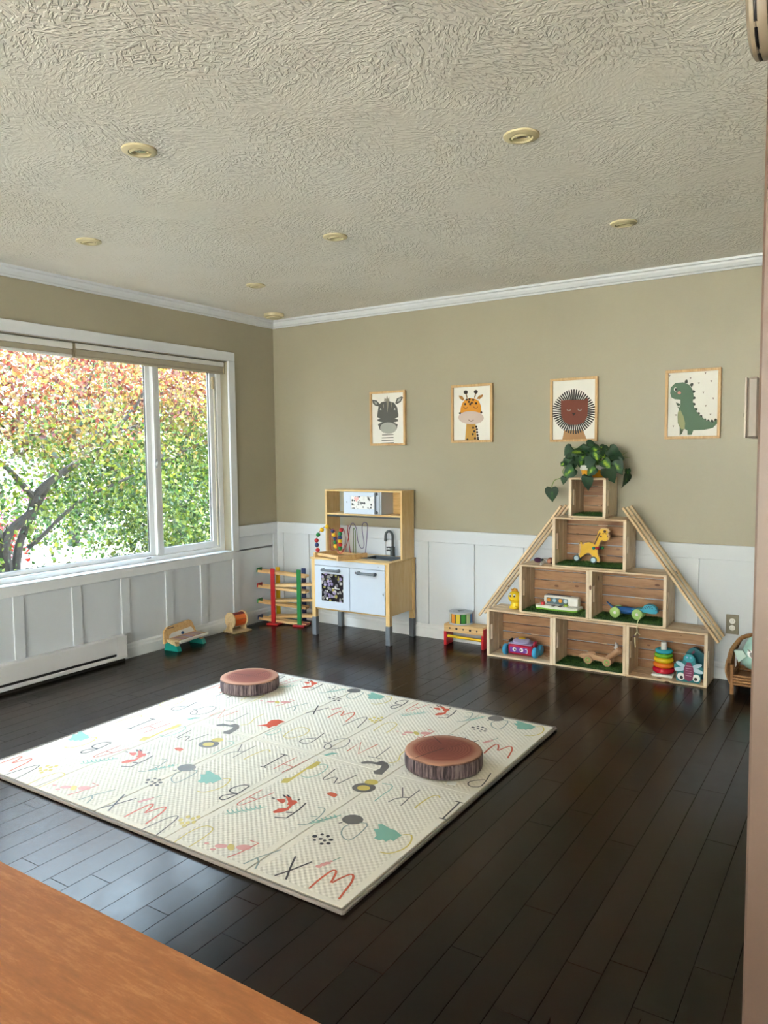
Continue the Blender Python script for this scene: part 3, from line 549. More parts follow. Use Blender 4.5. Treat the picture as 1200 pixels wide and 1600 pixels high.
ART = {
 'zebra': [('head','#575854',[[(0.211,0.774),(0.303,0.83),(0.503,0.848),(0.701,0.805),(0.796,0.707),(0.828,0.563),(0.805,0.373),(0.772,0.279),(0.648,0.207),(0.507,0.193),(0.348,0.217),(0.232,0.285),(0.178,0.394),(0.159,0.561)]]),('ear','#575854',[[(0.002,0.888),(0.145,0.871),(0.241,0.797),(0.218,0.75),(0.099,0.766),(0.022,0.816)],[(0.732,0.792),(0.786,0.886),(0.94,0.923),(0.978,0.896),(0.901,0.81),(0.787,0.774)]]),('ear_inner','#a9aaa4',[[(0.056,0.858),(0.143,0.838),(0.18,0.784),(0.108,0.792)],[(0.79,0.814),(0.825,0.873),(0.926,0.898),(0.883,0.835)]]),('mane','#8f8a7c',[[(0.384,0.851),(0.408,0.922),(0.449,0.88),(0.482,0.967),(0.513,0.883),(0.548,0.929),(0.555,0.839)],[(0.456,0.861),(0.544,0.858),(0.486,0.61)],[(0.339,0.765),(0.38,0.787),(0.379,0.697)],[(0.575,0.833),(0.634,0.817),(0.63,0.684)]]),('cheek_stripe','#e9e8e2',[[(0.15,0.531),(0.276,0.498),(0.155,0.485)],[(0.161,0.454),(0.328,0.425),(0.174,0.394)],[(0.833,0.515),(0.715,0.49),(0.83,0.468)],[(0.82,0.432),(0.671,0.413),(0.805,0.378)]]),('muzzle','#a6a7a0',[[(0.773,0.298),(0.76,0.266),(0.728,0.238),(0.678,0.215),(0.615,0.199),(0.544,0.193),(0.47,0.195),(0.4,0.207),(0.338,0.226),(0.291,0.252),(0.262,0.283),(0.254,0.315),(0.266,0.347),(0.298,0.376),(0.348,0.399),(0.411,0.414),(0.483,0.421),(0.556,0.418),(0.627,0.407),(0.688,0.387),(0.735,0.361),(0.764,0.331)]]),('eye','#e9e8e2',[[(0.254,0.677),(0.28,0.712),(0.302,0.671)],[(0.693,0.663),(0.723,0.704),(0.741,0.661)]]),('neck_stripe','#63645f',[[(0.314,0.162),(0.674,0.167),(0.673,0.183),(0.313,0.179)],[(0.303,0.103),(0.675,0.107),(0.674,0.124),(0.302,0.12)],[(0.3,0.048),(0.68,0.055),(0.679,0.071),(0.298,0.065)],[(0.297,0.0),(0.689,0.002),(0.688,0.019),(0.296,0.013)]])],
 'giraffe': [('neck','#bd8f3e',[[(0.349,0.329),(0.594,0.322),(0.628,0.0),(0.31,0.0)]]),('ear','#a9742f',[[(0.14,0.849),(0.237,0.834),(0.29,0.776),(0.253,0.747),(0.164,0.793)],[(0.797,0.847),(0.688,0.825),(0.622,0.772),(0.704,0.758),(0.778,0.799)]]),('horn','#8a6a3a',[[(0.385,0.796),(0.352,0.887),(0.32,0.883),(0.354,0.793)],[(0.587,0.787),(0.619,0.875),(0.587,0.88),(0.556,0.793)]]),('head','#d9901c',[[(0.174,0.519),(0.199,0.625),(0.244,0.711),(0.326,0.774),(0.434,0.792),(0.578,0.774),(0.685,0.725),(0.74,0.634),(0.758,0.506)]]),('muzzle','#c9b6ae',[[(0.817,0.406),(0.806,0.377),(0.775,0.351),(0.727,0.329),(0.664,0.312),(0.59,0.302),(0.509,0.298),(0.425,0.302),(0.345,0.313),(0.271,0.33),(0.209,0.352),(0.163,0.378),(0.134,0.407),(0.125,0.437),(0.135,0.465),(0.166,0.492),(0.214,0.514),(0.277,0.531),(0.351,0.541),(0.432,0.544),(0.516,0.541),(0.597,0.53),(0.67,0.513),(0.732,0.491),(0.779,0.464),(0.808,0.436)]]),('spot','#33241c',[[(0.391,0.9),(0.384,0.884),(0.368,0.872),(0.345,0.866),(0.319,0.867),(0.296,0.875),(0.28,0.889),(0.275,0.906),(0.281,0.922),(0.298,0.934),(0.321,0.94),(0.347,0.939),(0.37,0.931),(0.385,0.917)],[(0.661,0.897),(0.655,0.882),(0.64,0.87),(0.618,0.865),(0.594,0.866),(0.573,0.873),(0.558,0.886),(0.553,0.902),(0.559,0.917),(0.574,0.929),(0.596,0.935),(0.62,0.934),(0.642,0.926),(0.656,0.913)],[(0.463,0.768),(0.455,0.754),(0.438,0.748),(0.419,0.751),(0.406,0.763),(0.407,0.778),(0.42,0.789),(0.439,0.791),(0.456,0.783)],[(0.563,0.753),(0.556,0.739),(0.539,0.732),(0.519,0.735),(0.507,0.748),(0.508,0.763),(0.521,0.774),(0.54,0.776),(0.557,0.767)],[(0.447,0.72),(0.44,0.706),(0.422,0.699),(0.403,0.703),(0.391,0.715),(0.391,0.73),(0.404,0.741),(0.424,0.743),(0.44,0.735)],[(0.526,0.699),(0.518,0.685),(0.501,0.678),(0.482,0.682),(0.469,0.694),(0.47,0.709),(0.483,0.72),(0.502,0.722),(0.519,0.713)],[(0.482,0.674),(0.474,0.66),(0.457,0.653),(0.438,0.657),(0.425,0.669),(0.426,0.684),(0.439,0.695),(0.458,0.697),(0.475,0.689)],[(0.39,0.763),(0.383,0.749),(0.366,0.742),(0.346,0.745),(0.334,0.758),(0.335,0.773),(0.348,0.784),(0.367,0.786),(0.384,0.777)],[(0.563,0.231),(0.555,0.217),(0.538,0.21),(0.519,0.213),(0.506,0.225),(0.507,0.241),(0.52,0.252),(0.539,0.253),(0.556,0.245)],[(0.59,0.163),(0.582,0.149),(0.565,0.142),(0.546,0.145),(0.533,0.158),(0.534,0.173),(0.547,0.184),(0.566,0.186),(0.583,0.177)],[(0.552,0.109),(0.545,0.095),(0.527,0.088),(0.508,0.092),(0.496,0.104),(0.496,0.119),(0.509,0.13),(0.529,0.132),(0.546,0.123)],[(0.611,0.033),(0.604,0.019),(0.587,0.012),(0.567,0.016),(0.555,0.028),(0.555,0.043),(0.568,0.054),(0.588,0.056),(0.605,0.047)],[(0.405,0.011),(0.397,0.0),(0.38,0.0),(0.361,0.0),(0.348,0.006),(0.349,0.021),(0.362,0.032),(0.381,0.034),(0.398,0.025)],[(0.646,0.249),(0.639,0.235),(0.622,0.228),(0.602,0.232),(0.59,0.244),(0.59,0.259),(0.603,0.27),(0.623,0.272),(0.64,0.264)],[(0.663,0.199),(0.656,0.185),(0.638,0.179),(0.619,0.182),(0.607,0.194),(0.607,0.21),(0.62,0.221),(0.64,0.222),(0.656,0.214)],[(0.668,0.146),(0.661,0.132),(0.644,0.125),(0.625,0.129),(0.612,0.141),(0.613,0.156),(0.626,0.167),(0.645,0.169),(0.662,0.16)],[(0.678,0.092),(0.671,0.078),(0.653,0.071),(0.634,0.075),(0.622,0.087),(0.622,0.102),(0.635,0.113),(0.655,0.115),(0.671,0.107)],[(0.687,0.043),(0.68,0.029),(0.663,0.022),(0.643,0.025),(0.631,0.038),(0.631,0.053),(0.644,0.064),(0.664,0.066),(0.681,0.057)],[(0.693,0.007),(0.686,0.0),(0.669,0.0),(0.65,0.0),(0.637,0.002),(0.638,0.017),(0.651,0.028),(0.67,0.03),(0.687,0.022)],[(0.203,0.513),(0.195,0.499),(0.178,0.492),(0.159,0.496),(0.146,0.508),(0.147,0.523),(0.16,0.534),(0.179,0.536),(0.196,0.528)],[(0.78,0.51),(0.773,0.496),(0.756,0.489),(0.736,0.492),(0.724,0.505),(0.724,0.52),(0.737,0.531),(0.757,0.533),(0.774,0.524)],[(0.345,0.68),(0.337,0.666),(0.32,0.659),(0.301,0.663),(0.288,0.675),(0.289,0.69),(0.302,0.701),(0.321,0.703),(0.338,0.695)],[(0.641,0.685),(0.634,0.671),(0.616,0.664),(0.597,0.668),(0.585,0.68),(0.585,0.695),(0.598,0.706),(0.618,0.708),(0.634,0.699)]]),('face_line','#5a3d22',[[(0.386,0.627),(0.382,0.614),(0.365,0.619),(0.368,0.628)],[(0.382,0.614),(0.369,0.603),(0.356,0.611),(0.365,0.619)],[(0.369,0.603),(0.35,0.596),(0.343,0.607),(0.356,0.611)],[(0.35,0.596),(0.328,0.594),(0.328,0.605),(0.343,0.607)],[(0.328,0.594),(0.306,0.598),(0.313,0.608),(0.328,0.605)],[(0.306,0.598),(0.287,0.607),(0.3,0.614),(0.313,0.608)],[(0.287,0.607),(0.275,0.619),(0.292,0.622),(0.3,0.614)],[(0.275,0.619),(0.271,0.632),(0.289,0.632),(0.292,0.622)],[(0.661,0.622),(0.656,0.608),(0.639,0.613),(0.643,0.623)],[(0.656,0.608),(0.643,0.597),(0.63,0.606),(0.639,0.613)],[(0.643,0.597),(0.624,0.591),(0.617,0.601),(0.63,0.606)],[(0.624,0.591),(0.602,0.589),(0.602,0.6),(0.617,0.601)],[(0.602,0.589),(0.58,0.592),(0.587,0.602),(0.602,0.6)],[(0.58,0.592),(0.561,0.601),(0.574,0.608),(0.587,0.602)],[(0.561,0.601),(0.549,0.613),(0.566,0.617),(0.574,0.608)],[(0.549,0.613),(0.545,0.627),(0.563,0.626),(0.566,0.617)],[(0.545,0.382),(0.54,0.369),(0.523,0.374),(0.527,0.383)],[(0.54,0.369),(0.525,0.358),(0.512,0.367),(0.523,0.374)],[(0.525,0.358),(0.502,0.352),(0.496,0.362),(0.512,0.367)],[(0.502,0.352),(0.476,0.35),(0.476,0.361),(0.496,0.362)],[(0.476,0.35),(0.45,0.354),(0.457,0.364),(0.476,0.361)],[(0.45,0.354),(0.428,0.363),(0.441,0.37),(0.457,0.364)],[(0.428,0.363),(0.413,0.375),(0.43,0.378),(0.441,0.37)],[(0.413,0.375),(0.408,0.389),(0.426,0.388),(0.43,0.378)]])],
 'lion': [('body','#a97d4f',[[(0.273,0.155),(0.719,0.149),(0.802,0.0),(0.233,0.0)]]),('mane_ray','#231f1e',[[(0.776,0.442),(1.0,0.431),(1.0,0.456),(0.777,0.466)],[(0.772,0.418),(1.0,0.386),(1.0,0.41),(0.777,0.442)],[(0.763,0.395),(0.984,0.343),(0.993,0.366),(0.772,0.418)],[(0.751,0.373),(0.958,0.303),(0.971,0.325),(0.764,0.395)],[(0.735,0.352),(0.926,0.266),(0.943,0.286),(0.752,0.372)],[(0.716,0.333),(0.889,0.232),(0.91,0.251),(0.736,0.352)],[(0.693,0.316),(0.849,0.201),(0.872,0.218),(0.717,0.332)],[(0.668,0.301),(0.805,0.173),(0.832,0.188),(0.694,0.315)],[(0.64,0.288),(0.759,0.148),(0.788,0.16),(0.669,0.3)],[(0.61,0.278),(0.709,0.126),(0.74,0.135),(0.641,0.288)],[(0.578,0.271),(0.655,0.107),(0.687,0.114),(0.611,0.278)],[(0.546,0.266),(0.598,0.094),(0.631,0.098),(0.579,0.27)],[(0.512,0.265),(0.538,0.087),(0.572,0.089),(0.546,0.266)],[(0.478,0.266),(0.476,0.088),(0.51,0.086),(0.512,0.265)],[(0.445,0.271),(0.415,0.096),(0.449,0.091),(0.479,0.266)],[(0.412,0.278),(0.356,0.111),(0.389,0.104),(0.445,0.271)],[(0.381,0.288),(0.3,0.132),(0.332,0.122),(0.413,0.278)],[(0.351,0.3),(0.248,0.157),(0.279,0.145),(0.381,0.288)],[(0.323,0.316),(0.201,0.186),(0.229,0.172),(0.352,0.301)],[(0.298,0.333),(0.158,0.218),(0.184,0.201),(0.324,0.316)],[(0.276,0.352),(0.118,0.252),(0.141,0.233),(0.299,0.333)],[(0.257,0.373),(0.081,0.288),(0.101,0.267),(0.277,0.352)],[(0.241,0.395),(0.049,0.326),(0.065,0.304),(0.258,0.373)],[(0.23,0.419),(0.021,0.367),(0.034,0.344),(0.242,0.395)],[(0.222,0.443),(0.001,0.411),(0.009,0.387),(0.23,0.419)],[(0.218,0.467),(0.0,0.456),(0.0,0.431),(0.223,0.442)],[(0.219,0.491),(0.0,0.502),(0.0,0.477),(0.219,0.467)],[(0.223,0.515),(0.0,0.547),(0.0,0.523),(0.219,0.491)],[(0.232,0.538),(0.012,0.59),(0.003,0.567),(0.223,0.515)],[(0.244,0.561),(0.037,0.631),(0.024,0.608),(0.231,0.538)],[(0.26,0.581),(0.069,0.668),(0.052,0.647),(0.243,0.561)],[(0.28,0.6),(0.106,0.701),(0.086,0.682),(0.259,0.582)],[(0.302,0.618),(0.147,0.732),(0.123,0.715),(0.279,0.601)],[(0.328,0.633),(0.19,0.76),(0.164,0.745),(0.301,0.618)],[(0.356,0.645),(0.237,0.785),(0.208,0.773),(0.327,0.633)],[(0.385,0.655),(0.286,0.807),(0.256,0.798),(0.355,0.646)],[(0.417,0.662),(0.34,0.826),(0.308,0.819),(0.385,0.656)],[(0.45,0.667),(0.397,0.839),(0.364,0.835),(0.417,0.663)],[(0.483,0.668),(0.458,0.846),(0.424,0.845),(0.449,0.667)],[(0.517,0.667),(0.519,0.845),(0.485,0.847),(0.483,0.668)],[(0.551,0.662),(0.58,0.838),(0.547,0.842),(0.517,0.667)],[(0.583,0.655),(0.64,0.823),(0.607,0.83),(0.55,0.662)],[(0.615,0.645),(0.695,0.802),(0.663,0.811),(0.583,0.655)],[(0.645,0.633),(0.747,0.776),(0.717,0.788),(0.614,0.645)],[(0.672,0.618),(0.794,0.747),(0.766,0.761),(0.644,0.632)],[(0.697,0.6),(0.838,0.715),(0.812,0.732),(0.671,0.617)],[(0.72,0.581),(0.878,0.681),(0.854,0.7),(0.696,0.6)],[(0.739,0.56),(0.914,0.645),(0.894,0.666),(0.719,0.581)],[(0.754,0.538),(0.947,0.607),(0.93,0.629),(0.738,0.56)],[(0.766,0.515),(0.974,0.566),(0.962,0.589),(0.753,0.538)],[(0.773,0.491),(0.995,0.522),(0.986,0.547),(0.765,0.515)],[(0.777,0.466),(1.0,0.477),(1.0,0.502),(0.773,0.491)]]),('face','#6e2e17',[[(0.19,0.684),(0.24,0.665),(0.337,0.672),(0.647,0.664),(0.756,0.665),(0.803,0.699),(0.833,0.655),(0.818,0.382),(0.74,0.28),(0.565,0.24),(0.39,0.248),(0.256,0.31),(0.199,0.424)]]),('eye','#8d7f78',[[(0.432,0.511),(0.428,0.498),(0.41,0.504),(0.413,0.512)],[(0.428,0.498),(0.417,0.486),(0.404,0.497),(0.41,0.504)],[(0.417,0.486),(0.401,0.479),(0.394,0.492),(0.404,0.497)],[(0.401,0.479),(0.382,0.477),(0.382,0.491),(0.394,0.492)],[(0.382,0.477),(0.362,0.481),(0.37,0.494),(0.382,0.491)],[(0.362,0.481),(0.346,0.49),(0.36,0.499),(0.37,0.494)],[(0.346,0.49),(0.335,0.502),(0.353,0.506),(0.36,0.499)],[(0.335,0.502),(0.332,0.516),(0.351,0.515),(0.353,0.506)],[(0.688,0.508),(0.684,0.495),(0.666,0.501),(0.669,0.509)],[(0.684,0.495),(0.673,0.483),(0.659,0.494),(0.666,0.501)],[(0.673,0.483),(0.657,0.476),(0.649,0.489),(0.659,0.494)],[(0.657,0.476),(0.637,0.474),(0.637,0.488),(0.649,0.489)],[(0.637,0.474),(0.618,0.478),(0.626,0.491),(0.637,0.488)],[(0.618,0.478),(0.602,0.487),(0.616,0.496),(0.626,0.491)],[(0.602,0.487),(0.591,0.499),(0.609,0.503),(0.616,0.496)],[(0.591,0.499),(0.587,0.513),(0.607,0.512),(0.609,0.503)]]),('nose','#2c1510',[[(0.451,0.449),(0.552,0.447),(0.501,0.397)]])],
 'dinosaur': [('spike','#2e372d',[[(0.371,0.888),(0.394,0.866),(0.392,0.825),(0.326,0.837),(0.341,0.876)],[(0.503,0.822),(0.506,0.795),(0.473,0.764),(0.425,0.802),(0.467,0.826)],[(0.551,0.691),(0.528,0.672),(0.474,0.669),(0.474,0.72),(0.527,0.713)],[(0.563,0.593),(0.539,0.574),(0.486,0.571),(0.485,0.622),(0.539,0.615)],[(0.564,0.496),(0.541,0.476),(0.487,0.474),(0.486,0.525),(0.54,0.517)],[(0.602,0.424),(0.59,0.399),(0.542,0.382),(0.518,0.431),(0.571,0.438)],[(0.654,0.36),(0.647,0.334),(0.604,0.31),(0.57,0.356),(0.62,0.37)],[(0.695,0.321),(0.701,0.294),(0.672,0.26),(0.62,0.295),(0.659,0.322)],[(0.763,0.272),(0.78,0.248),(0.769,0.208),(0.706,0.228),(0.73,0.264)],[(0.823,0.256),(0.847,0.236),(0.85,0.194),(0.783,0.202),(0.794,0.241)],[(0.885,0.253),(0.916,0.238),(0.932,0.198),(0.866,0.192),(0.863,0.233)],[(0.951,0.267),(0.985,0.255),(1.0,0.218),(0.947,0.203),(0.934,0.244)]]),('hind_leg','#46553f',[[(0.246,0.148),(0.334,0.119),(0.298,0.043),(0.248,0.015)]]),('body','#54725a',[[(0.038,0.683),(0.047,0.772),(0.136,0.84),(0.297,0.846),(0.415,0.808),(0.483,0.74),(0.518,0.636),(0.503,0.534),(0.538,0.43),(0.64,0.323),(0.775,0.241),(0.91,0.204),(1.0,0.251),(1.0,0.192),(0.911,0.119),(0.744,0.093),(0.526,0.092),(0.493,0.022),(0.409,0.021),(0.408,0.09),(0.341,0.118),(0.274,0.096),(0.205,0.214),(0.197,0.343),(0.229,0.444),(0.252,0.494),(0.251,0.576),(0.133,0.589),(0.066,0.618)]]),('belly','#9da074',[[(0.203,0.381),(0.253,0.417),(0.321,0.312),(0.356,0.208),(0.348,0.11),(0.28,0.113),(0.212,0.214)]]),('arm','#46553f',[[(0.161,0.539),(0.252,0.507),(0.225,0.47),(0.175,0.498)],[(0.185,0.471),(0.246,0.456),(0.229,0.428)]]),('eye_white','#f2f0e8',[[(0.175,0.741),(0.172,0.727),(0.164,0.716),(0.152,0.71),(0.138,0.71),(0.126,0.717),(0.117,0.729),(0.114,0.744),(0.117,0.758),(0.125,0.769),(0.137,0.775),(0.151,0.775),(0.163,0.768),(0.171,0.756)]]),('pupil','#20241f',[[(0.175,0.741),(0.173,0.731),(0.167,0.723),(0.159,0.719),(0.15,0.72),(0.142,0.724),(0.136,0.733),(0.134,0.743),(0.136,0.753),(0.142,0.761),(0.15,0.765),(0.159,0.764),(0.167,0.759),(0.172,0.751)]]),('cheek','#d9998a',[[(0.263,0.683),(0.259,0.672),(0.249,0.664),(0.234,0.66),(0.218,0.66),(0.203,0.666),(0.193,0.675),(0.189,0.687),(0.192,0.698),(0.202,0.706),(0.217,0.71),(0.234,0.71),(0.248,0.704),(0.259,0.695)]]),('confetti','#8b7f78',[[(0.0,0.972),(0.041,0.973),(0.024,0.943)],[(0.427,0.915),(0.468,0.916),(0.451,0.885)],[(0.722,0.979),(0.762,0.98),(0.746,0.95)],[(0.596,0.83),(0.636,0.831),(0.62,0.801)],[(0.841,0.851),(0.881,0.851),(0.865,0.821)],[(0.689,0.683),(0.729,0.684),(0.713,0.654)],[(0.885,0.585),(0.925,0.585),(0.909,0.555)],[(0.742,0.475),(0.782,0.476),(0.766,0.446)],[(0.838,0.338),(0.878,0.339),(0.862,0.309)],[(0.143,0.348),(0.183,0.348),(0.167,0.318)],[(0.095,0.173),(0.135,0.174),(0.119,0.144)]])],
}

# ================================================================ PLAY MAT
def poly_face(mb, poly, z):
    n = len(poly); mb.add([(x, y, z) for x, y in poly], [tuple(range(n))])
def ribbon(mb, pts, w, z):
    # smooth the traced stroke a little, then give it width
    P = [Vector((p[0], p[1])) for p in pts]
    if len(P) > 4:
        Q = [P[0]]
        for i in range(len(P)-1): Q += [P[i]*0.75+P[i+1]*0.25, P[i]*0.25+P[i+1]*0.75]
        Q.append(P[-1]); P = Q
    n = len(P); vs = []
    for i, p in enumerate(P):
        t = P[min(i+1, n-1)]-P[max(i-1, 0)]
        if t.length < 1e-9: t = Vector((1, 0))
        t.normalize(); nn = Vector((-t.y, t.x))*(w/2)
        vs += [(p.x+nn.x, p.y+nn.y, z), (p.x-nn.x, p.y-nn.y, z)]
    mb.add(vs, [(2*i, 2*i+1, 2*i+3, 2*i+2) for i in range(n-1)])

MX0, MX1, MY0, MY1 = 0.965, 2.925, -3.085, -1.32
def mat_surface():
    m, nt, b = nodes('cream_embossed_mat')
    tc = nt.nodes.new('ShaderNodeTexCoord'); sp = nt.nodes.new('ShaderNodeSeparateXYZ'); nt.links.new(tc.outputs['Object'], sp.inputs[0])
    w = 2*PI/0.024
    sx = math_(nt, 'SINE', math_(nt, 'MULTIPLY', sp.outputs[0], w)); sy = math_(nt, 'SINE', math_(nt, 'MULTIPLY', sp.outputs[1], w))
    h = math_(nt, 'MULTIPLY', sx, sy)
    ax = math_(nt, 'LESS_THAN', math_(nt, 'ABSOLUTE', sp.outputs[0]), 0.163)
    ay = math_(nt, 'LESS_THAN', math_(nt, 'ABSOLUTE', sp.outputs[1]), 0.415)
    hm = math_(nt, 'MULTIPLY', math_(nt, 'MULTIPLY', h, ax), ay)
    bump(nt, b, hm, 0.5, 0.0022)
    b.inputs['Base Color'].default_value = (*lin('#ebe3d4'), 1); b.inputs['Roughness'].default_value = 0.6; b.inputs['Specular IOR Level'].default_value = 0.25
    return m
MATM = mat_surface(); PIPE = plain('grey_mat_edging', '#8b837d', 0.5)
play = thing('play_mat', 'large cream folding foam play mat printed with the alphabet', 'play mat', ((MX0+MX1)/2, (MY0+MY1)/2, 0.001))
pw, ph = (MX1-MX0-0.02)/5, (MY1-MY0-0.02)/2
pm = MB().box(-pw/2+0.0015, pw/2-0.0015, -ph/2+0.0015, ph/2-0.0015, 0.0, 0.014, 0.002).mesh('mat_panel', MATM, 20)
for i in range(5):
    for j in range(2): link('mat_panel', pm, play, ((i-2)*pw, (j-0.5)*ph, 0))
hx, hy = (MX1-MX0)/2, (MY1-MY0)/2
ed = MB()
for s in (-1, 1):
    ed.box(-hx, hx, s*hy-0.006*(s > 0)-0.004*(s < 0), s*hy+0.006*(s < 0)+0.004*(s > 0), 0.0, 0.0150, 0.004)
    ed.box(s*hx-0.006*(s > 0)-0.004*(s < 0), s*hx+0.006*(s < 0)+0.004*(s > 0), -hy, hy, 0.0, 0.0150, 0.004)
ed.build('edge_piping', PIPE, play)
INK = {'orange': '#cf5a35', 'dark': '#37302f', 'pink': '#dc9a92', 'green': '#5d8f78', 'yellow': '#d3bd5e', 'teal': '#7fb5a4', 'grey_green': '#8b9b92', 'grey': '#6e6a66', 'fox': '#d6502c', 'red': '#cf6a5a'}
for k, v in INK.items(): INK[k] = plain('mat_ink_'+k, v, 0.45, 0, 0.03)
PXP, PYP = 0.877, 1.245
for kind, nm, colr, w, pls, (cx, cy), offs in MAT_PRINTS:
    mb = MB()
    for pl in pls:
        if kind == 'line': ribbon(mb, pl, w*0.85, 0)
        else: poly_face(mb, pl, 0)
    name = 'printed_letter' if len(nm) == 1 else 'printed_'+nm
    me = mb.mesh(name, INK[colr], 0)
    zt = 0.0146+0.0004*(nm in ('lion_face', 'fox_ears', 'crocodile_wing'))
    for i, j in offs:
        ox, oy = cx+i*PXP, cy+j*PYP
        vin = [(v.co.x+ox, v.co.y+oy) for v in me.vertices]
        ins = lambda p: MX0+0.008 < p[0] < MX1-0.008 and MY0+0.008 < p[1] < MY1-0.008
        if all(ins(p) for p in vin): m2 = me
        else:                                     # the print is cut off at the mat's edge
            bm = bmesh.new(); bm.from_mesh(me)
            for co, no in (((MX1-0.008-ox, 0, 0), (1, 0, 0)), ((MX0+0.008-ox, 0, 0), (-1, 0, 0)), ((0, MY1-0.008-oy, 0), (0, 1, 0)), ((0, MY0+0.008-oy, 0), (0, -1, 0))):
                bmesh.ops.bisect_plane(bm, geom=bm.verts[:]+bm.edges[:]+bm.faces[:], plane_co=co, plane_no=no, clear_outer=True)
            m2 = bpy.data.meshes.new(name); bm.to_mesh(m2); bm.free()
            if len(m2.polygons) == 0: continue
            if not m2.materials: m2.materials.append(INK[colr])
        link(name, m2, play, (ox-(MX0+MX1)/2, oy-(MY0+MY1)/2, zt))

# ================================================================ LOG CUSHIONS
def log_top_mat():
    m, nt, b = nodes('printed_tree_rings')
    tc = nt.nodes.new('ShaderNodeTexCoord')
    nz = nt.nodes.new('ShaderNodeTexNoise'); nz.inputs['Scale'].default_value = 9; nt.links.new(tc.outputs['Object'], nz.inputs['Vector'])
    ln = nt.nodes.new('ShaderNodeVectorMath'); ln.operation = 'LENGTH'
    mp = nt.nodes.new('ShaderNodeMapping'); mp.inputs['Scale'].default_value = (1, 1, 0); nt.links.new(tc.outputs['Object'], mp.inputs[0]); nt.links.new(mp.outputs[0], ln.inputs[0])
    r = math_(nt, 'ADD', ln.outputs['Value'], math_(nt, 'MULTIPLY', math_(nt, 'SUBTRACT', nz.outputs['Fac'], 0.5), 0.022))
    rn = math_(nt, 'MULTIPLY', r, 1/0.168)
    rings = math_(nt, 'SINE', math_(nt, 'MULTIPLY', r, 2*PI/0.0125))
    base = ramp(nt, rn, [(0.0, '#7d3d2e'), (0.45, '#8a4634'), (0.74, '#95513d'), (0.84, '#b07a62'), (0.97, '#bd8b72'), (1.0, '#5d3e36')])
    mx = nt.nodes.new('ShaderNodeMix'); mx.data_type = 'RGBA'; mx.blend_type = 'MULTIPLY'
    fac = math_(nt, 'MULTIPLY', math_(nt, 'GREATER_THAN', rings, 0.55), math_(nt, 'MULTIPLY', math_(nt, 'LESS_THAN', rn, 0.74), 0.75))
    nt.links.new(fac, mx.inputs[0]); nt.links.new(base, mx.inputs[6]); mx.inputs[7].default_value = (0.62, 0.45, 0.42, 1)
    nt.links.new(mx.outputs[2], b.inputs['Base Color']); b.inputs['Roughness'].default_value = 0.75
    return m
def bark_mat():
    m, nt, b = nodes('printed_bark')
    n = noise(nt, coords(nt, (120, 120, 9)), 1.0, 4, 0.65)
    n2 = noise(nt, coords(nt, (16, 16, 3)), 1.0, 3)
    t = math_(nt, 'ADD', math_(nt, 'MULTIPLY', n, 0.7), math_(nt, 'MULTIPLY', n2, 0.3))
    nt.links.new(ramp(nt, t, [(0.40, '#2c2124'), (0.48, '#55454a'), (0.56, '#7d6c6c'), (0.68, '#9b8a86')]), b.inputs['Base Color'])
    b.inputs['Roughness'].default_value = 0.8; return m
LT, LB = log_top_mat(), bark_mat(); CRACK = plain('printed_crack_ink', '#3a1c18', 0.7)
def log_cushion(x, y, rz, lab):
    t = thing('log_cushion', lab, 'cushion', (x, y, 0.0164), rz, 'tree stump floor cushions')
    R = 0.168
    MB().lathe([(R*0.93, 0.0), (R*0.985, 0.004), (R, 0.018), (R, 0.055), (R*0.99, 0.064)], 64).build('bark_side', LB, t, 60)
    MB().lathe([(R*0.99, 0.064), (R*0.975, 0.0685), (R*0.93, 0.0708), (R*0.5, 0.0722), (0.004, 0.0725)], 64).build('ring_top', LT, t, 60)
    c = MB()
    for pts, w in (([(0.0, 0.0), (-0.05, -0.045), (-0.10, -0.10), (-0.113, -0.115)], 0.0035), ([(-0.01, 0.05), (-0.035, 0.10), (-0.055, 0.140)], 0.003), ([(0.03, 0.02), (0.09, 0.07), (0.12, 0.095)], 0.0015)):
        ribbon(c, pts, w, 0.0728)
    c.build('printed_crack', CRACK, t, 0)
    return t
t = log_cushion(2.675, -2.01, 0.45, 'tree stump cushion with a white tag, nearer the camera')
tm = MB(); tm.box(-0.018, 0.018, -0.030, 0.0, 0.0, 0.0015, 0, T(0.045, -0.166, 0.002) @ RZ(-0.2) @ RX(0.05)); tm.build('care_tag', WHITEP, t, 0)
t.rotation_euler[2] = 0.45
log_cushion(1.205, -1.64, -0.6, 'tree stump cushion at the far corner of the play mat')

# ================================================================ PLAY KITCHEN
kit = thing('play_kitchen', 'birch toy kitchen with white doors and grey feet', 'play kitchen', (1.0095, -0.2, 0))
HW, YF, YB = 0.3475, -0.18, 0.178
for sx in (-1, 1):
    for yy in (YF, YB):
        x0 = sx*HW-(0.036 if sx > 0 else 0); ya, yb = (yy, yy+0.036) if yy < 0 else (yy-0.036, yy)
        lg = MB().box(x0+0.001, x0+0.035, ya+0.001, yb-0.001, 0.136, 0.578, 0.002).build('leg', BIRCH_Z, kit, 20)
        MB().box(x0-0.001, x0+0.037, ya-0.001, yb+0.001, 0.0, 0.139, 0.003).build('foot', GREYP, lg, 20)
    xs = sx*(HW-0.012)
    MB().box(xs-0.006, xs+0.006, YF+0.036, YB-0.036, 0.205, 0.577, 0.001).build('side_panel', BIRCH_Z, kit, 20)
MB().box(-HW+0.036, HW-0.036, YF+0.012, YB-0.005, 0.200, 0.212, 0.001).build('bottom_panel', BIRCH_X, kit, 20)
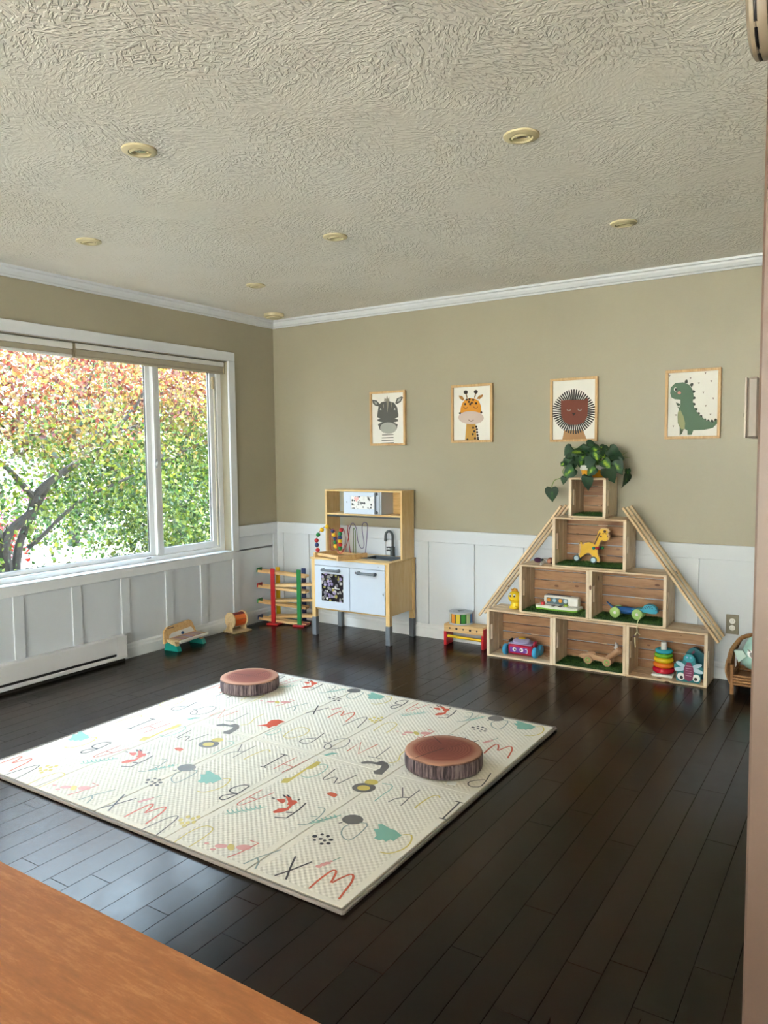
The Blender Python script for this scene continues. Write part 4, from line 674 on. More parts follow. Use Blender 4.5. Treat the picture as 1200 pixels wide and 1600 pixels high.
# countertop with a cut-out for the sink
ct = MB(); cx0, cx1, cy0, cy1 = 0.045, 0.295, -0.075, 0.105
for a in ((-HW-0.006, cx0, YF-0.008, YB), (cx1, HW+0.006, YF-0.008, YB), (cx0, cx1, YF-0.008, cy0), (cx0, cx1, cy1, YB)): ct.box(a[0], a[1], a[2], a[3], 0.578, 0.590)
ct.build('countertop', BIRCH_X, kit, 0)
SINK = plain('grey_sink_plastic', '#5d656d', 0.3)
sk = MB(); sk.box(cx0-0.008, cx1+0.008, cy0-0.008, cy0+0.008, 0.588, 0.594, 0.002); sk.box(cx0-0.008, cx1+0.008, cy1-0.008, cy1+0.008, 0.588, 0.594, 0.002)
sk.box(cx0-0.008, cx0+0.008, cy0, cy1, 0.588, 0.594, 0.002); sk.box(cx1-0.008, cx1+0.008, cy0, cy1, 0.588, 0.594, 0.002)
sk.box(cx0, cx1, cy0, cy1, 0.525, 0.530); sk.box(cx0, cx0+0.004, cy0, cy1, 0.53, 0.592); sk.box(cx1-0.004, cx1, cy0, cy1, 0.53, 0.592); sk.box(cx0, cx1, cy0, cy0+0.004, 0.53, 0.592); sk.box(cx0, cx1, cy1-0.004, cy1, 0.53, 0.592)
sk.build('sink', SINK, kit, 20)
fc = MB(); fx, fy = 0.182, 0.128
fc.cyl((fx, fy, 0.59), (fx, fy, 0.66), 0.020, 0.018); fc.cyl((fx, fy, 0.66), (fx, fy, 0.668), 0.018, 0.010)
arc_ = [(fx, fy, 0.66), (fx, fy, 0.735)]+[(fx-0.031+0.031*math.cos(a), fy, 0.742+0.036*math.sin(a)) for a in np.linspace(0.2, PI, 9)]+[(fx-0.062, fy, 0.715)]
fc.tube(arc_, 0.0095, 10); fc.cyl((fx-0.062, fy, 0.722), (fx-0.062, fy, 0.703), 0.0115)
fau = fc.build('faucet', DARKGREY, kit)
kn = MB(); 
for z in (0.635, 0.657):
    kn.cyl((fx-0.018, fy, z), (fx-0.052, fy, z), 0.006); kn.cyl((fx-0.040, fy-0.012, z), (fx-0.040, fy+0.012, z), 0.006)
kn.build('tap_knobs', DARKGREY, fau)
# doors
yd0, yd1 = YF-0.004, YF+0.010
def handle(parent, x0, x1, z, y, vertical=False):
    h = MB()
    if vertical:
        h.cyl((x0, y+0.003, z), (x0, y-0.022, z), 0.011); h.cyl((x0, y+0.003, x1), (x0, y-0.022, x1), 0.011); h.box(x0-0.008, x0+0.008, y-0.028, y-0.016, z-0.008, x1+0.008, 0.004)
    else:
        h.cyl((x0+0.011, y+0.003, z), (x0+0.011, y-0.022, z), 0.0125); h.cyl((x1-0.011, y+0.003, z), (x1-0.011, y-0.022, z), 0.0125); h.box(x0, x1, y-0.030, y-0.016, z-0.009, z+0.009, 0.004)
    h.build('handle', GREYP, parent)
MB().box(-HW+0.036, HW-0.036, yd0, yd1, 0.535, 0.577, 0.001).build('front_bar', WHITE_LAM, kit, 20)
MB().box(0.255, 0.263, yd0-0.0004, yd0, 0.556, 0.559).build('small_badge', GREYP, kit, 0)
d1 = MB(); ox0, ox1, oz0, oz1 = -0.2505, -0.0495, 0.271, 0.476
d1.box(-HW+0.036, ox0, yd0, yd1, 0.214, 0.532); d1.box(ox1, 0.006, yd0, yd1, 0.214, 0.532); d1.box(ox0, ox1, yd0, yd1, 0.214, oz0); d1.box(ox0, ox1, yd0, yd1, oz1, 0.532)
d1 = d1.build('oven_door', WHITE_LAM, kit, 0)
def sticker_mat(name, bgc, cols, scale, thr):
    m, nt, b = nodes(name)
    vo = nt.nodes.new('ShaderNodeTexVoronoi'); vo.inputs['Scale'].default_value = scale; nt.links.new(coords(nt, (1, 0, 1)), vo.inputs['Vector'])
    sep = nt.nodes.new('ShaderNodeSeparateColor'); nt.links.new(vo.outputs['Color'], sep.inputs[0])
    pc = ramp(nt, sep.outputs[0], [(i/len(cols), c) for i, c in enumerate(cols)]); nt.nodes[-1].color_ramp.interpolation = 'CONSTANT'
    wig = noise(nt, coords(nt), 120, 2)
    d = math_(nt, 'ADD', vo.outputs['Distance'], math_(nt, 'MULTIPLY', math_(nt, 'SUBTRACT', wig, 0.5), 0.5))
    k = math_(nt, 'MULTIPLY', math_(nt, 'LESS_THAN', d, thr), math_(nt, 'GREATER_THAN', d, 0.08))
    mx = nt.nodes.new('ShaderNodeMix'); mx.data_type = 'RGBA'; nt.links.new(k, mx.inputs[0]); mx.inputs[6].default_value = (*lin(bgc), 1); nt.links.new(pc, mx.inputs[7])
    nt.links.new(mx.outputs[2], b.inputs['Base Color']); b.inputs['Roughness'].default_value = 0.25; return m
OVW = sticker_mat('dark_flower_print', '#241f22', ['#8f7fa6', '#b9b4ad', '#c9c6c2', '#9a8f4a', '#77727c', '#a99bbd', '#8c8a86'], 38, 0.50)
MIW = sticker_mat('mono_flower_print', '#e4e2e0', ['#3a3a3c', '#e4e2e0', '#8d8c8b', '#57585a', '#d9d6d2', '#2e2e30'], 46, 0.42)
MB().box(ox0, ox1, yd0+0.003, yd1-0.003, oz0, oz1).build('oven_window', OVW, d1, 0)
MB().box(-0.152, -0.085, yd0+0.0022, yd0+0.003, 0.367, 0.371).build('white_streak', WHITEP, d1, 0)
handle(d1, -0.237, -0.075, 0.503, yd0)
d2 = MB().box(0.010, HW-0.036, yd0, yd1, 0.214, 0.532, 0.001).build('cupboard_door', WHITE_LAM, kit, 20)
handle(d2, 0.084, 0.244, 0.503, yd0)
st = []
for k in range(10):
    r_ = 0.011 if k % 2 == 0 else 0.005; a = PI/2+k*PI/5; st.append((0.063+r_*math.cos(a), 0.500+r_*math.sin(a)))
MB().prism(st, 0, 0.0006, T(0, yd0, 0) @ RX(PI/2)).build('star_sticker', plain('maroon_sticker', '#4a1f2c', 0.5), d2, 0)
MB().prism([(0.292, 0.362), (0.300, 0.352), (0.303, 0.362), (0.297, 0.382)], 0, 0.0006, T(0, yd0, 0) @ RX(PI/2)).build('small_sticker', GREYP, d2, 0)
# upper unit
UY = 0.0
for sx in (-1, 1):
    xs = sx*(HW-0.010); MB().box(xs-0.008, xs+0.008, UY, YB-0.010, 0.590, 1.076, 0.001).build('upper_side', BIRCH_Z, kit, 20)
MB().box(-HW+0.002, HW-0.002, UY-0.002, YB-0.008, 1.076, 1.088, 0.001).build('upper_top', BIRCH_X, kit, 20)
MB().box(-HW+0.018, HW-0.018, UY, YB-0.010, 0.898, 0.909, 0.001).build('upper_shelf', BIRCH_X, kit, 20)
MB().box(-HW+0.018, HW-0.018, UY+0.004, UY+0.012, 0.884, 0.893).build('hanging_rail', DARKGREY, kit, 0)
MB().box(-0.02, HW-0.018, YB-0.018, YB-0.011, 0.909, 1.076).build('upper_back', BIRCH_X, kit, 0)
for x in (-0.1635, 0.1655): MB().box(x-0.005, x+0.005, UY, YB-0.018, 0.909, 1.076).build('divider', WHITE_LAM, kit, 0)
md = MB(); a0, a1, b0, b1 = -0.098, 0.108, 0.948, 1.043
md.box(-0.157, a0, UY-0.004, UY+0.006, 0.911, 1.073); md.box(a1, 0.159, UY-0.004, UY+0.006, 0.911, 1.073); md.box(a0, a1, UY-0.004, UY+0.006, 0.911, b0); md.box(a0, a1, UY-0.004, UY+0.006, b1, 1.073)
md = md.build('microwave_door', WHITE_LAM, kit, 0)
MB().box(a0, a1, UY-0.001, UY+0.003, b0, b1).build('microwave_window', MIW, md, 0)
hp = []
for k in range(20):
    a = 2*PI*k/20; hp.append((-0.052+0.0022*16*math.sin(a)**3*0.62, 1.022+0.0022*(13*math.cos(a)-5*math.cos(2*a)-2*math.cos(3*a)-math.cos(4*a))*0.62))
MB().prism(hp, 0, 0.0006, T(0, UY-0.001, 0) @ RX(PI/2)).build('heart_print', plain('pink_print', '#e3a3a0', 0.5), md, 0)
handle(md, 0.132, 1.062, 0.926, UY-0.004, True)
MB().cyl((-0.137, UY-0.003, 0.998), (-0.137, UY-0.006, 0.998), 0.004).build('screw', DARKGREY, md)

# ================================================================ BEAD MAZE on the counter
bz = thing('bead_maze', 'wooden bead maze with looping wires on the toy counter', 'bead maze', (0.875, -0.30, 0.5905), -0.30)
for sx in (-1, 1): MB().box(sx*0.145-0.011, sx*0.145+0.011, -0.135, 0.135, 0, 0.036, 0.002).build('base_board', BEECH, bz, 20)
for yy in (-0.10, 0.08): MB().box(-0.134, 0.134, yy-0.011, yy+0.011, 0.012, 0.030, 0.002).build('cross_slat', BEECH, bz, 20)
ctrl = {'red_wire': ('#7a1420', [(-0.145, -0.10, 0.03), (-0.16, -0.10, 0.10), (-0.155, -0.09, 0.165), (-0.12, -0.07, 0.215), (-0.085, -0.05, 0.225), (-0.06, -0.02, 0.18), (-0.06, 0.0, 0.08), (-0.03, 0.0, 0.045), (0.0, 0.0, 0.08), (0.0, 0.0, 0.18), (0.03, 0.0, 0.22), (0.06, 0.0, 0.19), (0.06, 0.0, 0.10), (0.02, 0.0, 0.04)]),
 'crimson_wire': ('#a3202c', [(-0.145, 0.07, 0.03), (-0.12, 0.02, 0.04), (-0.09, -0.02, 0.06), (-0.095, -0.02, 0.15), (-0.06, -0.03, 0.20), (-0.02, -0.03, 0.20), (0.0, -0.03, 0.12), (0.02, -0.03, 0.045), (0.06, -0.02, 0.05), (0.09, 0.0, 0.12), (0.09, 0.02, 0.21), (0.06, 0.03, 0.24), (0.03, 0.05, 0.20), (0.03, 0.07, 0.03)]),
 'purple_wire': ('#4a3b78', [(0.02, 0.08, 0.03), (0.0, 0.08, 0.16), (0.03, 0.09, 0.25), (0.08, 0.09, 0.22), (0.10, 0.09, 0.12), (0.13, 0.10, 0.07), (0.155, 0.105, 0.10), (0.13, 0.11, 0.19), (0.125, 0.115, 0.245), (0.15, 0.12, 0.262), (0.172, 0.125, 0.23), (0.150, 0.12, 0.03)]),
 'green_wire': ('#5a7a4a', [(0.06, 0.08, 0.03), (0.06, 0.08, 0.20), (0.075, 0.08, 0.21), (0.085, 0.08, 0.18), (0.085, 0.08, 0.03)])}
def spline(P, k=8):
    P = [Vector(p) for p in P]; out = []
    for i in range(len(P)-1):
        p0, p1, p2, p3 = P[max(i-1, 0)], P[i], P[i+1], P[min(i+2, len(P)-1)]
        for j in range(k):
            u = j/k; out.append(0.5*((2*p1)+(-p0+p2)*u+(2*p0-5*p1+4*p2-p3)*u*u+(-p0+3*p1-3*p2+p3)*u**3))
    out.append(P[-1]); return out
for nm, (c, P) in ctrl.items(): MB().tube(spline(P), 0.0026, 6).build('wire', plain(nm, c, 0.3), bz)
bead_m = {}
beads = [(-0.147, -0.10, 0.052, 'r'), (-0.158, -0.10, 0.088, 'b'), (-0.160, -0.10, 0.122, 'r'), (-0.153, -0.09, 0.165, 'g'), (-0.128, -0.073, 0.202, 'y'), (-0.090, -0.052, 0.226, 'y'),
 (-0.062, -0.02, 0.195, 'b'), (-0.060, -0.01, 0.165, 'y'), (-0.060, 0.0, 0.137, 'b'), (-0.060, 0.0, 0.108, 'g'), (-0.055, 0.0, 0.080, 'y'),
 (0.018, 0.0, 0.206, 'r'), (0.0, 0.0, 0.175, 'g'), (-0.001, 0.0, 0.148, 'b'), (0.0, 0.0, 0.122, 'y'), (0.001, 0.0, 0.096, 'r'), (0.0, -0.0, 0.070, 'g')]
bc = {'r': RED, 'b': BLUE, 'g': GREEN, 'y': YELLOW}
for x, y, z, c in beads:
    if c not in bead_m: bead_m[c] = MB().sphere((0, 0, 0), 0.0165, 14, 9).mesh('bead', bc[c], 80)
    link('bead', bead_m[c], bz, (x, y, z))

# ================================================================ MARBLE RUN in the corner
mr = thing('marble_run', 'zigzag wooden marble run tower with red and green posts', 'marble run', (0.285, -0.205, 0), 0.24)
for x, y, c, nm in ((-0.115, -0.045, RED, 'red'), (0.115, -0.045, GREEN, 'green'), (-0.115, 0.045, YELLOW, 'yellow'), (0.115, 0.045, BLUE, 'navy')):
    p = MB().box(x-0.018, x+0.018, y-0.007, y+0.007, 0.0, 0.452, 0.003).build('post', c, mr, 20)
for x in (-0.115, 0.115): MB().box(x-0.05, x+0.05, -0.075, 0.062, 0.0, 0.014, 0.003).build('base_foot', RED, mr, 20)
RAMP = BEECH; caps = [GREEN, RED, GREEN, BLUE]
def ramp_board(xa, za, xb, zb, capm, flip):
    a = math.atan2(zb-za, xb-xa); L = math.hypot(xb-xa, zb-za)
    M = T(xa, 0, za) @ RY(-a)
    m = MB(); m.box(0, L, -0.034, 0.034, 0, 0.006, 0, M); m.box(0, L, -0.036, -0.030, 0, 0.020, 0.001, M); m.box(0, L, 0.030, 0.036, 0, 0.020, 0.001, M)
    o = m.build('ramp', RAMP, mr, 20)
    if capm is not None:
        e = MB(); e.box(-0.010, 0.004, -0.036, 0.036, 0.0, 0.032, 0.002, M); e.build('end_cap', capm, o, 20)
for k, z in enumerate((0.415, 0.292, 0.165, 0.030)):
    ramp_board(-0.255, z, 0.165, z-0.030, caps[k], False)
for z in (0.345, 0.222, 0.095):
    ramp_board(0.225, z, -0.16, z-0.028, None, True)

# ================================================================ TOYS ALONG THE LEFT WALL
TEAL = plain('teal_paint', '#0f8f86', 0.4)
tp = thing('toy_piano', 'small wooden toy piano with teal feet under the window', 'toy piano', (0.115, -1.125, 0), 0.08)
# local: +x into the room, y along the wall
for s in (-1, 1):
    ft = MB().prism([(-0.075, 0.0), (0.055, 0.0), (0.040, 0.034), (-0.060, 0.06)], -0.018, 0.018, T(0, s*0.125, 0) @ RX(PI/2)).build('foot', TEAL, tp, 20)
    MB().prism([(-0.060, 0.058), (0.036, 0.034), (0.020, 0.066), (-0.055, 0.075)], -0.016, 0.016, T(0, s*0.122, 0) @ RX(PI/2)).build('side_bracket', PLY, tp, 20)
bk = [(-0.165, 0.05), (-0.155, 0.135), (-0.125, 0.158), (0.10, 0.170), (0.125, 0.155), (0.160, 0.075), (0.150, 0.045)]
MB().prism(bk, -0.006, 0.006, T(-0.050, 0, 0) @ RY(-0.12) @ RZ(PI/2) @ RX(PI/2)).build('backboard', BEECH, tp, 20)
MB().prism([(-0.115, 0.078), (-0.108, 0.098), (-0.08, 0.110), (0.11, 0.118), (0.140, 0.080)], 0.006, 0.0068, T(-0.050, 0, 0) @ RY(-0.12) @ RZ(PI/2) @ RX(PI/2)).build('white_print', WHITEP, tp, 0)
MB().cyl((-0.038, 0.0, 0.098), (-0.030, 0.0, 0.097), 0.011).build('blue_dot', plain('blue_dot_paint', '#1f4f86', 0.4), tp)
MB().box(-0.038, 0.068, -0.135, 0.150, 0.064, 0.076, 0.003).build('key_bed', PLY, tp, 20)
kc = ['#b89a7d', '#9a6f78', '#a98f70', '#8a7f9a', '#b07f76', '#a38d84', '#94747e', '#b59b80']
for k in range(8):
    y0 = -0.125+k*0.033; MB().box(-0.034, 0.055, y0, y0+0.031, 0.0765, 0.0815, 0.001).build('key', plain('piano_key_%d' % k, kc[k], 0.45), tp, 20)
MB().box(0.062, 0.073, -0.137, 0.152, 0.060, 0.080, 0.003).build('front_strip', WHITEP, tp, 20)
MB().box(-0.0447, -0.0432, -0.135, -0.075, 0.150, 0.155).build('dark_mark', BLACK, tp, 0)

sd = thing('spinning_drum', 'plywood spinning drum toy with an orange barrel by the wall', 'toy drum', (0.085, -0.590, 0), -0.12)
MB().box(-0.075, 0.075, -0.085, 0.090, 0.0, 0.010, 0.002).build('base', PLY, sd, 20)
for yy in (-0.060, 0.060):
    MB().lathe([(0.062, -0.004), (0.062, 0.004)], 40, T(0, yy, 0.092) @ RX(PI/2)).build('end_disc', PLY, sd)
    MB().prism([(-0.035, 0.01), (0.035, 0.01), (0.02, 0.085), (-0.02, 0.085)], -0.004, 0.004, T(0, yy+(0.004 if yy > 0 else -0.004)*2, 0) @ RX(PI/2)).build('side_stand', PLY, sd, 20)
MB().prism([(0, 0.01), (0.045, 0.01), (0, 0.085)], -0.004, 0.004, T(0.0, -0.072, 0) @ RZ(-PI/2) @ RX(PI/2)).build('brace', PLY, sd, 20)
dr = [ '#e2622a', '#e9773a', '#8e3034', '#d9552a', '#b5622f', '#e57a40', '#8a2f30', '#e06a30']
for k in range(8):
    a0, a1 = 2*PI*k/8-0.62, 2*PI*(k+0.92)/8-0.62
    vs = []; 
    for a in np.linspace(a0, a1, 5):
        for y in (-0.055, 0.055): vs.append((0.053*math.cos(a), y, 0.092+0.053*math.sin(a)))
        for y in (-0.055, 0.055): vs.append((0.047*math.cos(a), y, 0.092+0.047*math.sin(a)))
    fs = []
    for i in range(4):
        b = i*4; fs += [(b, b+1, b+5, b+4), (b+2, b+6, b+7, b+3), (b, b+4, b+6, b+2), (b+1, b+3, b+7, b+5)]
    fs += [(0, 2, 3, 1), (16, 17, 19, 18)]
    MB().add(vs, fs).build('barrel_stave', plain('drum_stave_%d' % k, dr[k], 0.4), sd)

# ================================================================ HAMMER BENCH AND DRUM
hb = thing('hammer_bench', 'wooden pounding bench toy with red legs and yellow rod', 'toy bench', (1.815, -0.088, 0))
MB().box(-0.152, 0.152, -0.058, 0.058, 0.098, 0.154, 0.003).build('bench_top', BEECH, hb, 20)
for k, x in enumerate((-0.105, -0.053, 0.0, 0.053, 0.105)): MB().cyl((x, -0.0570, 0.126), (x, -0.0588, 0.126), 0.0085 if k % 2 else 0.006).build('peg_hole', BLACK, hb)
for s in (-1, 1): MB().box(s*0.146-0.010, s*0.146+0.010, -0.055, 0.055, 0.0, 0.100 if s < 0 else 0.140, 0.003).build('leg', RED, hb, 20)
MB().cyl((-0.138, -0.030, 0.062), (0.138, -0.030, 0.058), 0.010).build('rod', YELLOW, hb)
dm = thing('color_drum', 'small drum with coloured stripes standing on the toy bench', 'toy drum', (1.762, -0.075, 0.1545))
MB().lathe([(0.078, 0.0), (0.078, 0.084)], 40).build('shell', plain('drum_dark_gap', '#22303a', 0.4), dm)
cols = ['#c6c9a4', '#d98a2c', '#d3bb2c', '#3c8f3c', '#b8cf9a', '#3a6fb0', '#c0392b', '#d98a2c', '#d3bb2c', '#3c8f3c', '#7a4a9a', '#3a6fb0', '#c0392b']
for k in range(13):
    a0 = 2*PI*k/13+3.75; a1 = a0+2*PI/13*0.80; q = MB(); vs = []
    for a in np.linspace(a0, a1, 5):
        for r_ in (0.0785, 0.0805):
            for z in (0.008, 0.076): vs.append((r_*math.cos(a), r_*math.sin(a), z))
    fs = []
    for i in range(4):
        b = i*4; fs += [(b+2, b+3, b+7, b+6), (b, b+4, b+5, b+1), (b, b+2, b+6, b+4), (b+1, b+5, b+7, b+3)]
    fs += [(0, 1, 3, 2), (16, 18, 19, 17)]
    q.add(vs, fs).build('color_stripe', plain('drum_stripe_%d' % k, cols[k], 0.4), dm)
for z in (0.0, 0.076): MB().lathe([(0.079, z), (0.0845, z), (0.0855, z+0.004), (0.0845, z+0.010), (0.079, z+0.010)], 40).build('rim', plain('grey_drum_rim', '#b9bcc2', 0.35), dm)
MB().lathe([(0.078, 0.0845), (0.06, 0.0862), (0.003, 0.0868)], 36).build('drum_head', plain('drum_head_grey', '#a9aeb2', 0.4), dm)
q = MB(); poly_face(q, [(0.02*math.cos(a)+0.012*math.cos(3*a), 0.03*math.sin(a)+0.008*math.cos(2*a)) for a in np.linspace(0, 2*PI, 18)[:-1]], 0.0874); q.build('head_print', DARKGREY, dm, 0)

# ================================================================ CRATES
YFc, YBc = -0.25, -0.022
_cache = {}
def board(w, d, h, material, b=0.0015):
    k = (round(w, 4), round(d, 4), round(h, 4), material.name)
    if k not in _cache: _cache[k] = MB().box(-w/2, w/2, -d/2, d/2, -h/2, h/2, b).mesh('board', material, 20)
    return _cache[k]
def crate(x0, z0, w, h, lab, yf=YFc, yb=YBc, slot=True):
    t = thing('wooden_crate', lab, 'crate', (x0+w/2, (yf+yb)/2, z0), 0, 'pine crates stacked as a house')
    d = yb-yf; tk = 0.011; te = 0.018
    n = 3; gap = 0.007; sd_ = (d-0.010-gap*(n-1))/n
    for k in range(n):                                   # top and bottom slats
        yc = -d/2+sd_/2+k*(sd_+gap)
        link('slat', board(w-0.001, sd_, tk, PINE_X), t, (0, yc, tk/2)); link('slat', board(w-0.001, sd_, tk, PINE_X), t, (0, yc, h-tk/2-0.001))
    hi = h-2*tk-0.001
    for s in (-1, 1):                                    # end boards, the front one with a hand slot
        for k in range(n):
            yc = -d/2+sd_/2+k*(sd_+gap); xc = s*(w/2-te/2-0.0005); zc = h/2
            if k == 0 and slot:
                key = ('slotted', round(sd_, 4), round(hi, 4))
                if key not in _cache:
                    m = MB(); a, c = 0.016, min(0.052, hi*0.22)
                    for bx in ((-sd_/2, -a, -hi/2, hi/2), (a, sd_/2, -hi/2, hi/2), (-a, a, -hi/2, -c), (-a, a, c, hi/2)): m.box(-te/2, te/2, bx[0], bx[1], bx[2], bx[3])
                    _cache[key] = m.mesh('end_board', PINE_Z, 0)
                link('end_board', _cache[key], t, (xc, yc, zc))
            else: link('end_board', board(te, sd_+(0.001 if k else 0), hi, PINE_Z), t, (xc, yc, zc))
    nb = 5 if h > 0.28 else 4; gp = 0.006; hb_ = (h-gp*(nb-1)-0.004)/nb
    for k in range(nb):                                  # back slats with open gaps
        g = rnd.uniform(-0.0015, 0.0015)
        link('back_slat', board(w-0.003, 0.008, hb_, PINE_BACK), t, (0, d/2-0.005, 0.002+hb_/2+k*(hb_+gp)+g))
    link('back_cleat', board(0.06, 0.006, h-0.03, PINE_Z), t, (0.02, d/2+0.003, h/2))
    return t
W = 0.459
crate(2.045, 0.0, W, 0.316, 'pine crate on the floor holding the red robot toy')
crate(2.504, 0.0, W, 0.316, 'pine crate on the floor in the middle, holding the wooden pull toy')
crate(2.963, 0.0, W, 0.316, 'pine crate on the floor at right, holding the stacking rings')
crate(2.275, 0.317, W, 0.316, 'second row pine crate holding the white toy piano')
crate(2.734, 0.317, W, 0.316, 'second row pine crate holding the blue dog')
crate(2.497, 0.634, W, 0.314, 'third row pine crate holding the yellow giraffe')
crate(2.600, 0.949, 0.232, 0.246, 'small pine crate at the top, under the potted plant', -0.25, -0.005, True)

# artificial turf pieces
TURFB = plain('turf_backing', '#2c4a1c', 0.9)
def turf_mat():
    m, nt, b = nodes('turf_blades')
    n = noise(nt, coords(nt), 55.0, 2)
    nt.links.new(ramp(nt, n, [(0.3, '#27481a'), (0.55, '#42702a'), (0.75, '#6b8f3c')]), b.inputs['Base Color']); b.inputs['Roughness'].default_value = 0.6; return m
TURFM = turf_mat()
def turf(x0, x1, y0, y1, z, lab):
    t = thing('turf_mat', lab, 'artificial grass', ((x0+x1)/2, (y0+y1)/2, z), 0, 'artificial grass pieces in the crates')
    hx, hy = (x1-x0)/2, (y1-y0)/2
    MB().box(-hx, hx, -hy, hy, 0, 0.006, 0.002).build('backing', TURFB, t, 20)
    rg = np.random.RandomState(int(x0*1000)); n = int((x1-x0)*(y1-y0)*60000)
    p = np.stack([rg.uniform(-hx, hx, n), rg.uniform(-hy, hy, n)], 1); a = rg.uniform(0, 2*PI, n); w = 0.0016; l = rg.uniform(0.009, 0.017, n); b = rg.normal(0, 0.005, (n, 2))
    V = np.zeros((n, 3, 3)); V[:, 0, 0] = p[:, 0]-w*np.cos(a); V[:, 0, 1] = p[:, 1]-w*np.sin(a); V[:, 1, 0] = p[:, 0]+w*np.cos(a); V[:, 1, 1] = p[:, 1]+w*np.sin(a)
    V[:, :2, 2] = 0.004; V[:, 2, 0] = np.clip(p[:, 0]+b[:, 0], -hx, hx); V[:, 2, 1] = np.clip(p[:, 1]+b[:, 1], -hy, hy); V[:, 2, 2] = l
    me = bpy.data.meshes.new('grass_blades'); me.from_pydata(V.reshape(-1, 3).tolist(), [], np.arange(3*n).reshape(-1, 3).tolist()); me.materials.append(TURFM)
    o = link('grass_blades', me, t); o['kind'] = 'stuff'
turf(2.526, 2.940, -0.243, -0.04, 0.0115, 'green turf on the floor of the crate under the wooden pull toy')
turf(2.297, 2.712, -0.243, -0.04, 0.3285, 'green turf under the white toy piano')
turf(2.757, 3.170, -0.243, -0.04, 0.3285, 'green turf under the blue dog')
turf(2.519, 2.934, -0.243, -0.04, 0.6455, 'green turf under the yellow giraffe')
turf(2.622, 2.811, -0.243, -0.03, 0.9605, 'green turf in the small top crate')

# roof strips
STRIP = wood('pine_strip', '#c8a276', '#e4c9a0', '#f0dcba', 0, 0.5, True, 1.3)
def strip(xa, za, xb, zb, y, lab, ny):
    d = Vector((xb-xa, 0, zb-za)); L = d.length; ang = math.atan2(d.z, d.x)
    nrm = Vector((-d.z, 0, d.x)).normalized()
    if nrm.z < 0: nrm = -nrm
    c = Vector(((xa+xb)/2, y, (za+zb)/2))+nrm*0.0085
    t = thing('roof_strip', lab, 'wood strip', tuple(c), 0, 'pine strips forming the roof of the crate house'); t.rotation_euler = (0, -ang, 0)
    MB().box(-L/2, L/2, -0.0120, 0.0120, -0.0070, 0.0070, 0.002).build('strip_body', STRIP, t, 20)
    for u in (-0.86, 0.78):
        MB().cyl((u*L/2, -0.0117, 0.0), (u*L/2, -0.0126, 0.0), 0.0022, None, 8).build('nail', DARKGREY, t)
for y, a in ((-0.236, 'front'), (-0.150, 'middle'), (-0.062, 'rearmost')):
    strip(1.990, 0.259, 2.556, 1.013, y, {'front': 'pine strip leaning on the left side of the crates, nearest the room', 'middle': 'pine strip leaning on the left side of the crates, middle of three', 'rearmost': 'pine strip leaning on the left side of the crates, nearest the wall'}[a], 0)
    strip(2.924, 1.013, 3.470, 0.263, y, {'front': 'pine strip leaning on the right side of the crates, nearest the room', 'middle': 'pine strip leaning on the right side of the crates, middle of three', 'rearmost': 'pine strip leaning on the right side of the crates, nearest the wall'}[a], 0)

# ================================================================ TOYS IN THE CRATES
SKY = plain('sky_blue_plastic', '#3aa0d0', 0.35); PURP = plain('purple_print', '#6a3f9a', 0.4); LILAC = plain('lilac_plastic', '#a9a3c8', 0.3)
MAGR = plain('crimson_plastic', '#b5163c', 0.3); EYE = plain('eye_white', '#f0eeea', 0.3); PUP = plain('pupil_black', '#16141a', 0.3)
rb = thing('robot_toy', 'crimson robot toy with googly eyes and blue wheels', 'robot toy', (2.262, -0.155, 0.0118))
MB().box(-0.083, 0.083, -0.055, 0.055, 0.012, 0.078, 0.008).build('body', MAGR, rb)
MB().box(-0.068, 0.055, -0.0568, -0.0546, 0.026, 0.062, 0.001).build('face_panel', PURP, rb, 20)
MB().box(-0.080, 0.080, -0.052, 0.052, 0.078, 0.088, 0.004).build('top_plate', LILAC, rb)
MB().lathe([(0.060, 0.088), (0.060, 0.096), (0.052, 0.105), (0.03, 0.110)], 36, T(-0.005, 0, 0)).build('dome', LILAC, rb)
MB().lathe([(0.024, 0.1100), (0.022, 0.1145), (0.01, 0.116)], 24, T(-0.005, 0, 0)).build('yellow_button', YELLOW, rb)
for x in (-0.035, 0.014):
    e = MB().lathe([(0.0135, 0), (0.0125, 0.004)], 22, T(x, -0.0566, 0.047) @ RX(PI/2)).build('eye', EYE, rb)
    MB().lathe([(0.006, 0), (0.005, 0.0012)], 16, T(x+(0.004 if x < 0 else -0.004), -0.0606, 0.046) @ RX(PI/2)).build('pupil', PUP, e)
q = MB(); q.tube([(0.040, -0.057, 0.055), (0.052, -0.057, 0.057), (0.056, -0.057, 0.046), (0.056, -0.057, 0.032), (0.045, -0.057, 0.028)], 0.0028, 6); q.build('number_print', EYE, rb)
for sx in (-1, 1):
    for yy in (-0.043, 0.043):
        MB().lathe([(0.020, 0), (0.030, 0.002), (0.036, 0.008), (0.036, 0.022), (0.030, 0.028), (0.012, 0.028)], 28, T(sx*0.090 if sx > 0 else -0.118, yy, 0.0365) @ RY(PI/2)).build('wheel', SKY, rb)
    MB().box(sx*0.086-0.006, sx*0.086+0.006, -0.02, 0.03, 0.06, 0.100, 0.003).build('shoulder', BLACK if sx < 0 else MAGR, rb)

